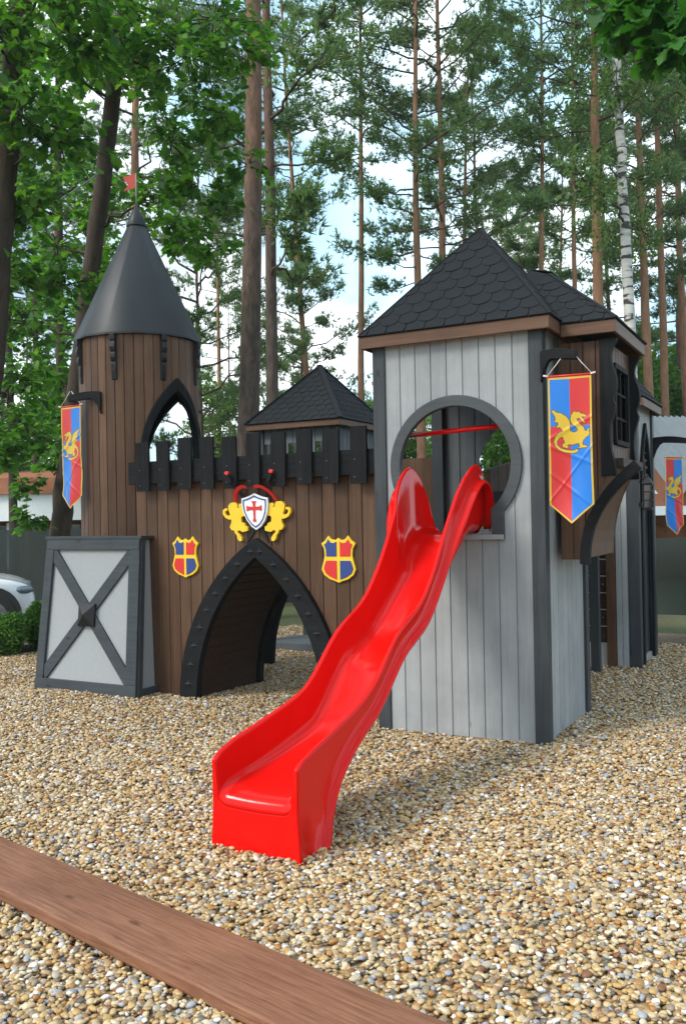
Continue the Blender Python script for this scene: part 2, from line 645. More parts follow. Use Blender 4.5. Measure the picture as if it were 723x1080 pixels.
def shingle_face(mb, A, B, T, tw=.145, ex=.102, T2=None):
    """rounded shingles over the triangle A-B (eave) to T (or the quad A-B-T-T2); A->B runs left to right seen from outside"""
    A, B, T = Vector(A), Vector(B), Vector(T)
    ux = (B - A).normalized()
    nrm = (B - A).cross(T - A).normalized()
    uy = nrm.cross(ux)
    to2 = lambda p: ((Vector(p) - A).dot(ux), (Vector(p) - A).dot(uy))
    poly = [to2(A), to2(B), to2(T)] + ([to2(T2)] if T2 is not None else [])
    H = max(p[1] for p in poly)
    W0, W1 = min(p[0] for p in poly), max(p[0] for p in poly)
    rng = random.Random(int(W1 * 1000))
    rows = int(H / ex) + 1
    for r in range(rows - 1, -1, -1):
        v0 = r * ex - .03
        k = int((W1 - W0) / tw) + 3
        for i in range(-1, k):
            uc = W0 + (i + (.5 if r % 2 else 0)) * tw
            hw = tw / 2 - .003
            h = ex * 1.9
            pts = []
            for j in range(9):
                a = PI + PI * j / 8
                pts.append((uc + hw * math.cos(a), v0 + hw * .75 + hw * .75 * math.sin(a) + rng.uniform(-.002, .002)))
            pts += [(uc + hw, v0 + h), (uc - hw, v0 + h)]
            q = pts
            for e in range(len(poly)):
                q = clip(q, poly[e], poly[(e + 1) % len(poly)]) if len(q) > 2 else []
            if len(q) < 3: continue
            tilt = rng.uniform(.8, 1.2)
            fn = lambda u, v, d: A + ux * u + uy * v + nrm * d
            lift = lambda v: .003 + .008 * tilt * max(0, 1 - (v - v0) / h)
            n = len(q)
            top = [fn(u, v, lift(v)) for u, v in q]
            bot = [fn(u, v, .0005) for u, v in q]
            mb.add(bot + top, [list(range(n, 2 * n))] + [(a, (a + 1) % n, n + (a + 1) % n, n + a) for a in range(n)])


def ground_z(x, y):
    b = .045 * math.exp(-(((x + 4.1) / 1.3) ** 2 + ((y + .1) / .9) ** 2))
    return b + .012 * math.sin(1.7 * x + .6) * math.sin(1.9 * y + 1.1) + .008 * math.sin(4.1 * x - 2.3 * y)


# ------------------------------------------------------------------ ground
def ground_material():
    m, n, b = new_mat('forest_floor')
    l = n.links.new
    t = N(n, 'ShaderNodeTexCoord')
    nz = N(n, 'ShaderNodeTexNoise', Scale=.35, Detail=8, Roughness=.7)
    l(t.outputs['Object'], nz.inputs['Vector'])
    rp = ramp(n, [(.30, (.075, .055, .032)), (.46, (.085, .085, .03)), (.6, (.055, .10, .025)), (.75, (.08, .14, .032))])
    l(nz.outputs['Fac'], rp.inputs['Fac'])
    n2 = N(n, 'ShaderNodeTexNoise', Scale=30, Detail=4)
    l(t.outputs['Object'], n2.inputs['Vector'])
    l(rp.outputs['Color'], b.inputs['Base Color'])
    bp = N(n, 'ShaderNodeBump', Strength=.8, Distance=.05)
    l(n2.outputs['Fac'], bp.inputs['Height'])
    l(bp.outputs[0], b.inputs['Normal'])
    b.inputs['Roughness'].default_value = .95
    return m


mb = MB()
mb.add([(-400, -400, -.06), (400, -400, -.06), (400, 500, -.06), (-400, 500, -.06)], [(0, 1, 2, 3)])
g = mb.build('ground', ground_material())
setp(g, kind='structure')

PEB = [(0.0, (0.27, 0.171, 0.077)), (0.12, (0.391, 0.268, 0.133)), (0.27, (0.465, 0.351, 0.201)), (0.4, (0.512, 0.421, 0.29)), (0.5, (0.307, 0.149, 0.046)), (0.57, (0.219, 0.171, 0.117)), (0.63, (0.344, 0.298, 0.233)), (0.7, (0.419, 0.268, 0.101)), (0.82, (0.27, 0.273, 0.293)), (0.87, (0.58, 0.546, 0.512)), (0.92, (0.177, 0.079, 0.038)), (0.97, (0.121, 0.105, 0.089))]


def gravel_base():
    m, n, b = new_mat('gravel_bed')
    l = n.links.new
    t = N(n, 'ShaderNodeTexCoord')
    vo = N(n, 'ShaderNodeTexVoronoi', Scale=42)
    l(t.outputs['Object'], vo.inputs['Vector'])
    sx = N(n, 'ShaderNodeSeparateColor')
    l(vo.outputs['Color'], sx.inputs[0])
    rp = ramp(n, PEB, 'CONSTANT')
    l(sx.outputs[0], rp.inputs['Fac'])
    l(rp.outputs['Color'], b.inputs['Base Color'])
    b.inputs['Roughness'].default_value = .6
    bp = N(n, 'ShaderNodeBump', Strength=1, Distance=.012, invert=True)
    l(vo.outputs['Distance'], bp.inputs['Height'])
    l(bp.outputs[0], b.inputs['Normal'])
    return m


def grid_sheet(name, x0, x1, y0, y1, step, mat, zoff=0, keep=None):
    me = bpy.data.meshes.new(name)
    nx, ny = int((x1 - x0) / step) + 1, int((y1 - y0) / step) + 1
    vs = [(x0 + i * step, y0 + j * step, ground_z(x0 + i * step, y0 + j * step) + zoff) for j in range(ny) for i in range(nx)]
    fs = []
    for j in range(ny - 1):
        for i in range(nx - 1):
            if keep is None or keep(x0 + (i + .5) * step, y0 + (j + .5) * step):
                a = j * nx + i
                fs.append((a, a + 1, a + nx + 1, a + nx))
    me.from_pydata(vs, [], fs)
    me.materials.append(mat)
    for p in me.polygons: p.use_smooth = True
    return me


def in_gravel(x, y):
    # left border runs slantwise past the shrubs, the back border by the shade net
    if x < -6.72 + (y - 1.5) * .02 and y > -2: return False
    return y < 5.0 and x > -9 and x < 7


gb = link_mesh('gravel_bed', grid_sheet('gravel_bed', -9, 7, -8, 5.0, .12, gravel_base(), -.012, in_gravel))
setp(gb, kind='structure')


def pebble_nodes():
    pm, n, b = new_mat('river_pebble')
    l = n.links.new
    oi = N(n, 'ShaderNodeObjectInfo')
    rp = ramp(n, PEB, 'CONSTANT')
    l(oi.outputs['Random'], rp.inputs['Fac'])
    t = N(n, 'ShaderNodeTexCoord')
    nz = N(n, 'ShaderNodeTexNoise', Scale=2.2, Detail=5, Roughness=.65)
    l(t.outputs['Object'], nz.inputs['Vector'])
    mr = N(n, 'ShaderNodeMapRange')
    mr.inputs['From Min'].default_value = .3
    mr.inputs['From Max'].default_value = .7
    mr.inputs['To Min'].default_value = .78
    mr.inputs['To Max'].default_value = 1.18
    l(nz.outputs['Fac'], mr.inputs['Value'])
    vs = N(n, 'ShaderNodeVectorMath', operation='SCALE')
    l(rp.outputs['Color'], vs.inputs[0])
    l(mr.outputs[0], vs.inputs['Scale'])
    l(vs.outputs[0], b.inputs['Base Color'])
    b.inputs['Roughness'].default_value = .5
    b.inputs['Specular IOR Level'].default_value = .35

    ng = bpy.data.node_groups.new('pebble_scatter', 'GeometryNodeTree')
    ng.interface.new_socket('Geometry', in_out='INPUT', socket_type='NodeSocketGeometry')
    ng.interface.new_socket('Geometry', in_out='OUTPUT', socket_type='NodeSocketGeometry')
    G = lambda k: ng.nodes.new(k)
    l = ng.links.new
    gi, go = G('NodeGroupInput'), G('NodeGroupOutput')
    jn = G('GeometryNodeGeometryToInstance')
    rng = random.Random(3)
    for i in range(7):
        ico = G('GeometryNodeMeshIcoSphere')
        ico.inputs['Radius'].default_value = 1
        ico.inputs['Subdivisions'].default_value = 2
        pos = G('GeometryNodeInputPosition')
        ad = G('ShaderNodeVectorMath')
        ad.operation = 'ADD'
        ad.inputs[1].default_value = (i * 7.3, i * 3.1, i * 5.7)
        l(pos.outputs[0], ad.inputs[0])
        nz = G('ShaderNodeTexNoise')
        nz.inputs['Scale'].default_value = .75
        nz.inputs['Detail'].default_value = 1
        l(ad.outputs[0], nz.inputs['Vector'])
        sb = G('ShaderNodeVectorMath')
        sb.operation = 'SUBTRACT'
        sb.inputs[1].default_value = (.5, .5, .5)
        l(nz.outputs['Color'], sb.inputs[0])
        sc = G('ShaderNodeVectorMath')
        sc.operation = 'SCALE'
        sc.inputs['Scale'].default_value = .95
        l(sb.outputs[0], sc.inputs[0])
        sp = G('GeometryNodeSetPosition')
        l(ico.outputs['Mesh'], sp.inputs['Geometry'])
        l(sc.outputs[0], sp.inputs['Offset'])
        tr = G('GeometryNodeTransform')
        tr.inputs['Scale'].default_value = (rng.uniform(.95, 1.25), rng.uniform(.72, .95), rng.uniform(.42, .66))
        l(sp.outputs[0], tr.inputs['Geometry'])
        sh = G('GeometryNodeSetShadeSmooth')
        l(tr.outputs[0], sh.inputs['Geometry'])
        sm = G('GeometryNodeSetMaterial')
        sm.inputs['Material'].default_value = pm
        l(sh.outputs[0], sm.inputs['Geometry'])
        l(sm.outputs[0], jn.inputs[0])
    na = G('GeometryNodeInputNamedAttribute')
    na.data_type = 'FLOAT'
    na.inputs['Name'].default_value = 'dens'
    ds = G('GeometryNodeDistributePointsOnFaces')
    l(gi.outputs[0], ds.inputs['Mesh'])
    l(na.outputs[0], ds.inputs['Density'])
    ip = G('GeometryNodeInstanceOnPoints')
    ip.inputs['Pick Instance'].default_value = True
    l(ds.outputs['Points'], ip.inputs['Points'])
    l(jn.outputs[0], ip.inputs['Instance'])
    ri = G('FunctionNodeRandomValue')
    ri.data_type = 'INT'
    ri.inputs['Max'].default_value = 6
    for s_ in ri.inputs:
        if s_.type == 'INT' and s_.name == 'Max': s_.default_value = 6
        if s_.type == 'INT' and s_.name == 'Min': s_.default_value = 0
    l([o for o in ri.outputs if o.type == 'INT'][0], ip.inputs['Instance Index'])
    rr = G('FunctionNodeRandomValue')
    rr.data_type = 'FLOAT_VECTOR'
    rr.inputs[0].default_value = (-.45, -.45, 0)
    rr.inputs[1].default_value = (.45, .45, 6.283)
    rr.inputs['Seed'].default_value = 5
    l(rr.outputs[0], ip.inputs['Rotation'])
    rs = G('FunctionNodeRandomValue')
    rs.data_type = 'FLOAT'
    fl = [s_ for s_ in rs.inputs if s_.type == 'VALUE']
    fl[0].default_value, fl[1].default_value = 0, 1
    rs.inputs['Seed'].default_value = 9
    pw = G('ShaderNodeMath')
    pw.operation = 'POWER'
    pw.inputs[1].default_value = 1.6
    l([o for o in rs.outputs if o.type == 'VALUE'][0], pw.inputs[0])
    ml = G('ShaderNodeMath')
    ml.operation = 'MULTIPLY_ADD'
    ml.inputs[1].default_value = .0095
    ml.inputs[2].default_value = .0076
    l(pw.outputs[0], ml.inputs[0])
    l(ml.outputs[0], ip.inputs['Scale'])
    rz = G('FunctionNodeRandomValue')
    rz.data_type = 'FLOAT_VECTOR'
    rz.inputs[0].default_value = (0, 0, -.006)
    rz.inputs[1].default_value = (0, 0, .008)
    rz.inputs['Seed'].default_value = 14
    ti = G('GeometryNodeTranslateInstances')
    ti.inputs['Local Space'].default_value = False
    l(ip.outputs[0], ti.inputs['Instances'])
    l(rz.outputs[0], ti.inputs['Translation'])
    l(ti.outputs[0], go.inputs[0])
    return ng, pm


def build_pebbles():
    ng, pm = pebble_nodes()

    def dens(x, y):
        dx, dy = x - CAM[0], y - CAM[1]
        d = dx * CF[0] + dy * CF[1]
        s = dx * CR[0] + dy * CR[1]
        if d < 1.6 or d > 12.5 or abs(s) > .60 * d + 1.1 or not in_gravel(x, y): return 0
        return 3900 if d < 5 else (2800 if d < 8.5 else 1600)
    me = grid_sheet('pebbles', -9, 7, -5, 5.0, .2, pm, 0, lambda x, y: dens(x, y) > 0)
    at_ = me.attributes.new('dens', 'FLOAT', 'FACE')
    at_.data.foreach_set('value', [dens(*p.center[:2]) for p in me.polygons])
    o = link_mesh('pebbles', me)
    md = o.modifiers.new('scatter', 'NODES')
    md.node_group = ng
    setp(o, 'rounded river pebbles in tan, cream, rust and grey covering the play area', 'gravel', kind='stuff')


build_pebbles()

# ------------------------------------------------------------------ grey tower with the keyhole
TW, TD, EV = 1.225, 1.15, 2.69
tower = thing('castle_tower', 'pale grey board tower with keyhole opening and brown oriel, nearest the camera', 'playhouse tower', (-TW / 2, TD / 2, 0))
KX, KZ, KR = -.622, 1.845, .408


def keyhole(u):
    r = []
    du = abs(u - KX)
    if du < KR:
        h = math.sqrt(KR * KR - du * du)
        lo = KZ - h
        if du < .262: lo = 1.375
        r.append((lo, KZ + h))
    return r


mb = MB()
plank_wall(mb, -TW + .09, -.09, 9, .0, EV + .05, XZ(.012), .028, keyhole, 10)
wf = mb.build('wall', M['grey'], tower)
mb = MB()
plank_wall(mb, .1, TD - .05, 8, 0, EV + .05, YZ(-.022), .025, None, 1)
mb.build('wall', M['grey'], tower)
mb = MB()        # back wall with two pointed openings
bh = lambda u: [(1.40, 1.75 + gothic_z(.36, .55, u + .52))] if abs(u + .52) < .36 else []
plank_wall(mb, -TW + .09, -.09, 8, 1.36, EV + .05, lambda u, v, d: (u, TD - .03 - d, v), .025, bh, 6)
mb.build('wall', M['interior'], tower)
mb = MB()        # left wall below the deck only, open to the walkway above
plank_wall(mb, .1, TD - .05, 8, 0, 1.36, lambda u, v, d: (-TW + .02 - d, u, v), .025, None, 1)
mb.build('wall', M['grey'], tower)
for px, py in ((-TW, -.004), (-.094, -.004), (-TW, TD - .09), (-.094, TD - .09)):
    mb = MB()
    mb.box(px, px + .094, py, py + .094, -.03, EV + .03)
    mb.build('corner_post', M['dgrey'], tower, .004)
mb = MB()
for i in range(8):
    mb.box(-TW + .1, -.1, .06 + i * .13, .06 + i * .13 + .125, 1.33, 1.362)
mb.build('deck', M['deck'], tower, .003)
# keyhole frame: ring plus the two legs of the neck
mb = MB()
n = 40
a0 = math.asin(.262 / KR)
a1 = math.asin(.345 / .474)
outer = [(KX + .474 * math.sin(-PI + a1 + (2 * PI - 2 * a1) * k / n), KZ + .474 * math.cos(-PI + a1 + (2 * PI - 2 * a1) * k / n)) for k in range(n + 1)]
inner = [(KX + .400 * math.sin(-PI + a0 + (2 * PI - 2 * a0) * k / n), KZ + .400 * math.cos(-PI + a0 + (2 * PI - 2 * a0) * k / n)) for k in range(n + 1)]
outer = [(KX - .347, 1.335)] + outer + [(KX + .347, 1.335)]
inner = [(KX - .262, 1.335)] + inner + [(KX + .262, 1.335)]
mb.strip(outer, inner, XZ(.012), -.03, .024)
mb.build('keyhole_frame', M['ring'], tower, .004)
mb = MB()
mb.box(KX - .27, KX + .345, -.02, .07, 1.335, 1.368)
mb.build('threshold', M['panel'], tower, .003)
mb = MB()
mb.smooth = True
mb.tube([(-TW + .06, .17, 2.075), (-.06, .17, 2.115)], .017, 12)
mb.build('grab_bar', M['red'], tower)
# pyramid roof with rounded shingles
OV = .075
ap = (-.60, .56, 3.60)
E0 = EV + .085
q = [(-TW - OV, -OV, E0), (OV, -OV, E0), (OV, TD + OV, E0), (-TW - OV, TD + OV, E0)]
mb = MB()
for a, b in ((0, 1), (1, 2), (2, 3), (3, 0)):
    mb.add([q[a], q[b], ap], [(0, 1, 2)])
    shingle_face(mb, q[a], q[b], ap)
mb.add(q, [(3, 2, 1, 0)])
for k in range(4):      # hip caps
    a, b = Vector(q[k]), Vector(ap)
    mb.bar(a + Vector((0, 0, .006)), b + Vector((0, 0, .006)), .03, .010)
roof = mb.build('roof', M['shingle'], tower)


def fascia(parent, x0, x1, y0, y1, z0, z1, t=.025, sides='fblr'):
    if 'f' in sides:
        mb = MB(); mb.box(x0, x1, y0, y0 + t, z0, z1); mb.build('fascia', M['fascia_x'], parent, .004)
    if 'b' in sides:
        mb = MB(); mb.box(x0, x1, y1 - t, y1, z0, z1); mb.build('fascia', M['fascia_x'], parent, .004)
    if 'r' in sides:
        mb = MB(); mb.box(x1 - t, x1, y0 + t + .001, y1 - t - .001, z0, z1); mb.build('fascia', M['fascia_y'], parent, .004)
    if 'l' in sides:
        mb = MB(); mb.box(x0, x0 + t, y0 + t + .001, y1 - t - .001, z0, z1); mb.build('fascia', M['fascia_y'], parent, .004)


fascia(tower, -TW - .065, .065, -.065, TD + .065, EV, EV + .083)
mb = MB()
mb.box(-TW + .0, -.0, .03, TD - .03, EV + .035, EV + .05)
mb.build('soffit', M['fascia_x'], tower)

# the brown oriel on the right-hand side
BS, B0, B1 = .36, .29, 1.15
oriel_zt = 2.64


def brow(u):      # underside of the oriel front: straight boards, then the curve of the bracket
    if u < .20: return 1.19
    t = (u - .20) / (BS - .20)
    return 1.19 + .60 * (t ** .45)


mb = MB()
plank_wall(mb, .02, BS, 4, brow, oriel_zt, lambda u, v, d: (u, B0 - d, v), .03, None, 6)
mb.build('oriel_wall', M['brown'], tower)
mb = MB()
plank_wall(mb, .02, BS, 4, brow, oriel_zt, lambda u, v, d: (u, B1 - .03 + d, v), .03, None, 6)
mb.build('oriel_wall', M['brown'], tower)
mb = MB()      # outer side with a window opening
wh = lambda u: [(1.98, 2.5)] if .50 < u < .94 else []
plank_wall(mb, B0 + .03, B1 - .06, 8, 1.83, oriel_zt, lambda u, v, d: (BS - .02 + d, u, v), .025, wh, 4)
mb.build('oriel_wall', M['brown'], tower)
mb = MB()      # curved underside
us = [.2 + .16 * (k / 8) ** 2 for k in range(9)]
P = [(u, y, brow(u) + .012) for u in us for y in (B0 + .03, B1 - .06)]
mb.add(P, [(2 * i, 2 * i + 1, 2 * i + 3, 2 * i + 2) for i in range(8)])
mb.add([(.02, B0 + .03, 1.2), (.2, B0 + .03, 1.2), (.2, B1 - .06, 1.2), (.02, B1 - .06, 1.2)], [(0, 1, 2, 3)])
mb.build('oriel_floor', M['brown'], tower)
# scalloped boards either side of the window, and a sill
WV = [(1.74, .09), (1.80, .085), (1.90, .062), (2.0, .055), (2.08, .06), (2.16, .085), (2.21, .10), (2.235, .072), (2.26, .085), (2.32, .105), (2.40, .10), (2.46, .078), (2.53, .065), (2.58, .078), (2.64, .115)]
WVz = np.linspace(1.74, 2.64, 61)
WVw = np.interp(WVz, [z for z, _ in WV], [w_ for _, w_ in WV])
WVw = np.convolve(np.pad(WVw, 2, mode='edge'), [.1, .2, .4, .2, .1], 'valid')
for yy in (B0 - .004, B1 - .05):
    mb = MB()
    poly = [(BS - .055, 2.64), (BS - .055, 1.74)] + [(BS - .05 + wd, z) for z, wd in zip(WVz, WVw)]
    mb.prism(poly, lambda u, v, d, yy=yy: (u, yy - .02 + d, v), -.01, .045)
    mb.build('scalloped_board', M['black'], tower)
win = MB()
fr = [(.50, 1.98), (.94, 1.98), (.94, 2.5), (.50, 2.5)]
for (a, c), (b, d) in zip(fr, fr[1:] + fr[:1]):
    win.bar((BS - .012, a, c), (BS - .012, b, d), .035, .03, (1, 0, 0))
win.bar((BS - .018, .72, 2.0), (BS - .018, .72, 2.48), .018, .016, (1, 0, 0))
for z in (2.15, 2.32):
    win.bar((BS - .018, .52, z), (BS - .018, .92, z), .016, .014, (1, 0, 0))
wo_ = win.build('window', M['black'], tower, .002)
mb = MB()
mb.box(BS - .01, BS + .07, B0 + .06, B1 - .10, 1.80, 1.86)
mb.build('window_sill', M['brown_dark'], wo_, .003)
# curved black bracket carrying the oriel
for yy in (B0 - .045,):
    mb = MB()
    ol, il = [], []
    for k in range(15):
        t = (k / 14) ** 2
        u = .185 + .35 * t
        z = 1.16 + .65 * (t ** .42)
        dz = .65 * .42 * (max(t, .004) ** -.58) / .35
        nn = Vector((-dz, 1)).normalized()
        wd = .030 + .004 * t
        ol.append((u + nn.x * wd, z + nn.y * wd))
        il.append((u - nn.x * wd, z - nn.y * wd))
    mb.strip(ol, il, lambda u, v, d, yy=yy: (u, yy + d, v), 0, .07)
    mb.build('bracket', M['black_x'], tower, .004)
# oriel roof: a lower hip running out of the main roof
e1 = BS + .075
za = E0 - .02
mb = MB()
ya, yb = B0 - .10, B1 + .14
ym = (ya + yb) / 2
rin, rout = Vector((-.30, ym, 3.30)), Vector((-.14, ym, 3.24))
c1, c2, c3, c4 = Vector((-.02, ya, za)), Vector((e1, ya, za)), Vector((e1, yb, za)), Vector((-.02, yb, za))
i1, i2 = Vector((-.30, ya, za)), Vector((-.30, yb, za))
mb.add([i1, c2, rout, rin], [(0, 1, 2, 3)])
mb.add([c2, c3, rout], [(0, 1, 2)])
mb.add([c3, i2, rin, rout], [(0, 1, 2, 3)])
shingle_face(mb, i1, c2, rout, T2=rin)
shingle_face(mb, c2, c3, rout)
shingle_face(mb, c3, i2, rin, T2=rout)
mb.add([c1, c2, c3, c4], [(3, 2, 1, 0)])
mb.bar(c2 + Vector((0, 0, .006)), rout + Vector((0, 0, .006)), .03, .010)
mb.build('oriel_roof', M['shingle'], tower)
mb = MB(); mb.box(.068, e1 - .01, ya + .01, ya + .035, za - .085, za - .002); mb.build('fascia', M['fascia_x'], tower, .004)
mb = MB(); mb.box(e1 - .035, e1 - .01, ya + .036, yb - .036, za - .085, za - .002); mb.build('fascia', M['fascia_y'], tower, .004)
mb = MB(); mb.box(.068, e1 - .01, yb - .035, yb - .01, za - .085, za - .002); mb.build('fascia', M['fascia_x'], tower, .004)


def banner_bracket(parent, base, d, up_len=.17, reach=.24, th=.05):
    """black wooden bracket: a block on the wall and an arm curving out along d"""
    base, d = Vector(base), Vector(d).normalized()
    s = Vector((-d.y, d.x, 0))
    mb = MB()
    top, bot = [], []
    for k in range(11):
        t = k / 10
        u = reach * t
        top.append((u, .0 + .012 * math.sin(t * PI) - .02 * t * t))
        bot.append((u, -.055 - (up_len - .055) * max(0, 1 - t * 3.2) ** 2 - .02 * t * t))
    fn = lambda u, v, dd: base + d * u + Vector((0, 0, v)) + s * dd
    mb.strip(top, bot, fn, -th / 2, th / 2)
    return mb.build('banner_bracket', M['black_x'], parent, .004)


banner_bracket(tower, (.0, -.03, 2.545), (1, -.08, 0), .2, .235)

# ------------------------------------------------------------------ gatehouse with battlements
WY = .25
gate = thing('castle_gatehouse', 'brown boarded gate wall with pointed archway and black battlements', 'playhouse wall', (-2.4, .8, 0))
AX = -2.39
WL = -3.64
ah = lambda u: [(-1, gothic_z(.68, 1.27, u - AX))] if abs(u - AX) < .68 else []
mb = MB()
plank_wall(mb, WL, -TW - .002, 21, -.03, 1.90, XZ(WY), .028, ah, 8)
mb.build('wall', M['brown'], gate)
BY = 1.15
mb = MB()
plank_wall(mb, WL, -TW - .002, 21, -.03, 1.98, lambda u, v, d: (u, BY + d, v), .028, ah, 8)
mb.build('wall', M['brown'], gate)
mb = MB()     # walkway deck
for i in range(6):
    mb.box(WL + .02, -TW - .004, WY + .035 + i * .135, WY + .16 + i * .135, 1.345, 1.375)
mb.build('deck', M['deck'], gate, .003)
# vaulted lining of the archway
gi = gothic(.63, 1.22, 16)
mb = MB()
P = [(AX + u, y, v) for u, v in gi for y in (WY + .03, BY - .03)]
nb = len(gi)
fs = [(2 * i, 2 * i + 1, 2 * i + 3, 2 * i + 2) for i in range(nb - 1)]
mb.add(P, fs)
P2 = [(AX + u * 1.03, y, v + .02) for u, v in gi for y in (WY + .03, BY - .03)]
mb.add(P2, fs)
# raised seams of the lining boards
for i in range(1, nb - 1):
    u, v = gi[i]
    mb.bar((AX + u * .996, WY + .03, v - .004), (AX + u * .996, BY - .03, v - .004), .006, .006)
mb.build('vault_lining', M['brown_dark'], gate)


def arch_frame(fn, parent, studs=True):
    o_ = gothic(.775, 1.35, 20)
    i_ = gothic(.60, 1.195, 20)
    mb = MB()
    mb.strip([(AX + u, v) for u, v in o_], [(AX + u, v) for u, v in i_], fn, -.02, .055)
    f = mb.build('arch_frame', M['black_x'], parent, .006)
    if studs:
        mid = [((a[0] + b[0]) / 2, (a[1] + b[1]) / 2) for a, b in zip(o_, i_)]
        cum = [0]
        for a, b in zip(mid, mid[1:]): cum.append(cum[-1] + math.hypot(b[0] - a[0], b[1] - a[1]))
        half = cum[20]
        me = None
        for sgn in (0, 1):
            for k in range(9):
                s_ = half * (.10 + .865 * k / 8)
                if sgn: s_ = cum[-1] - s_
                j = max(i for i in range(len(cum)) if cum[i] <= s_ + 1e-9)
                j = min(j, len(mid) - 2)
                t = (s_ - cum[j]) / (cum[j + 1] - cum[j])
                u = mid[j][0] + (mid[j + 1][0] - mid[j][0]) * t
                v = mid[j][1] + (mid[j + 1][1] - mid[j][1]) * t
                c = Vector(fn(AX + u, v, .055))
                if me is None:
                    mb = MB()
                    pts = []
                    for q_ in range(8):
                        r_ = .034 if q_ % 2 == 0 else .013
                        pts.append((r_ * math.cos(q_ * PI / 4), 0, r_ * math.sin(q_ * PI / 4)))
                    mb.add(pts + [(0, -.026, 0)], [(i, (i + 1) % 8, 8) for i in range(8)] + [list(range(8))])
                    o = mb.build('stud', M['stud'], f, 0, local=True)
                    me = o.data
                else:
                    o = link_mesh('stud', me, f)
                o.location = c - rootloc(f)
    return f


arch_frame(XZ(WY), gate)
arch_frame(lambda u, v, d: (u, BY + d, v), gate, False)
arch_frame(lambda u, v, d: (u - .49, 2.15 - d, v), gate, False)
# battlement rail and merlon slats
mb = MB()
mb.box(WL - .03, -TW - .006, WY - .062, WY - .022, 1.815, 2.005)
mb.build('battlement_rail', M['black_x'], gate, .004)
slat = [(-3.556, -3.421), (-3.335, -3.205), (-3.118, -2.981), (-2.884, -2.751), (-2.657, -2.527), (-2.436, -2.31), (-2.204, -2.074), (-1.971, -1.836), (-1.744, -1.605), (-1.505, -1.372)]
rg = random.Random(4)
for a, b in slat:
    mb = MB()
    t = rg.uniform(-.008, .008)
    zt, zb = 2.175 + rg.uniform(-.012, .012), 1.755 + rg.uniform(-.008, .008)
    mb.hexa([(a, WY - .09, zb), (b, WY - .09, zb), (b, WY - .065, zb), (a, WY - .065, zb), (a + t, WY - .09, zt), (b + t, WY - .09, zt), (b + t, WY - .065, zt), (a + t, WY - .065, zt)])
    mb.m = 1
    for z in (1.80, 1.93):
        cx = (a + b) / 2 - .03
        mb.box(cx - .0045, cx + .0045, WY - .092, WY - .089, z - .0045, z + .0045)
    o = mb.build('merlon', [M['black'], M['stud']], gate, .004)
mb = MB()     # rear parapet, lower slats
mb.box(WL + .6, -TW - .3, BY + .03, BY + .05, 1.9, 2.02)
mb.build('battlement_rail', M['black_x'], gate, .003)


# ------------------------------------------------------------------ plaques on the gate wall
def plaque(name, cx, cz, w_, h_, label):
    root = thing(name, label, 'shield plaque', (cx, WY, cz), 'heraldic shields either side of the archway')
    hw, hh = w_ / 2, h_ / 2

    def outline(k):
        half = [(0, .90), (.18, .80), (.40, .84), (.58, 1.0), (.76, .80), (1.0, .66), (.84, .44), (.80, .15), (.90, -.15), (1.0, -.42), (.86, -.66), (.55, -.84), (.22, -.92), (0, -1.0)]
        if k == 0:
            return [(x * hw, y * hh) for x, y in half] + [(-x * hw, y * hh) for x, y in half[-2:0:-1]]
        return half
    fn = lambda u, v, d: (cx + u, WY - d, cz + v)
    mb = MB()
    mb.prism(outline(0), fn, 0, .022)
    mb.build('shield_board', M['yellow'], root, .003)
    # four fields
    q_ = [(.10, .12), (.10, .74), (.26, .68), (.44, .70), (.58, .84), (.70, .68), (.82, .62), (.72, .42), (.70, .12)]
    q2 = [(.10, -.06), (.70, -.06), (.78, -.2), (.86, -.40), (.74, -.60), (.48, -.74), (.10, -.86)]
    for sx, qq, m in ((-1, q_, 'pblue'), (1, q_, 'pred'), (-1, q2, 'pred'), (1, q2, 'pblue')):
        mb = MB()
        mb.prism([(sx * x * hw, y * hh) for x, y in qq], fn, .018, .027)
        o = mb.build('shield_field', M[m], root, .0015)
        o['label'] = 'blue field of the shield' if m == 'pblue' else 'red field of the shield'


plaque('heraldic_shield', -3.105, 1.195, .27, .345, 'yellow rimmed red and blue quartered shield left of the archway')
plaque('heraldic_shield', -1.655, 1.185, .295, .36, 'yellow rimmed red and blue quartered shield between archway and slide')

crest = thing('castle_crest', 'white red cross shield with two yellow lions and crossed swords above archway', 'crest', (AX, WY, 1.55))
K = .2235 / 100 * 1.0 / 7.23 * 4.56      # photo crop pixels -> metres
CXP, CYP = 350, 297
cfn = lambda d0: (lambda u, v, d: (AX + .005 + (u - CXP) * .00125, WY - d, 1.557 - (v - CYP) * .00108))
# the swords lean out so that their hilts pass in front of the merlons
swf = lambda u, v, d: (AX + .005 + (u - CXP) * .00125, WY - d - max(0, min(.10, (215 - v) / 215 * .17)), 1.557 - (v - CYP) * .00108)
LION = [(170, 222), (200, 225), (207, 240), (208, 262), (222, 265), (215, 245), (225, 232), (245, 235), (252, 250), (250, 275), (272, 285), (272, 325), (240, 328), (235, 345), (238, 370), (262, 380), (268, 398), (285, 405), (285, 435), (265, 440), (240, 445), (225, 432), (212, 432), (205, 445), (225, 465), (238, 485), (238, 510), (218, 512), (205, 495), (200, 470), (185, 450), (178, 430), (160, 430), (145, 405), (158, 375), (160, 350), (140, 350), (110, 335), (92, 305), (93, 280), (110, 265), (130, 268), (128, 282), (112, 286), (110, 300), (122, 318), (142, 322), (150, 310), (140, 285), (135, 250), (150, 228)]
for mir in (0, 1):
    mb = MB()
    P_ = [((2 * CXP - u) if mir else u, v) for u, v in LION]
    mb.prism(P_, cfn(0), .004, .034)
    mb.build('lion', M['yellow'], crest, .0012)
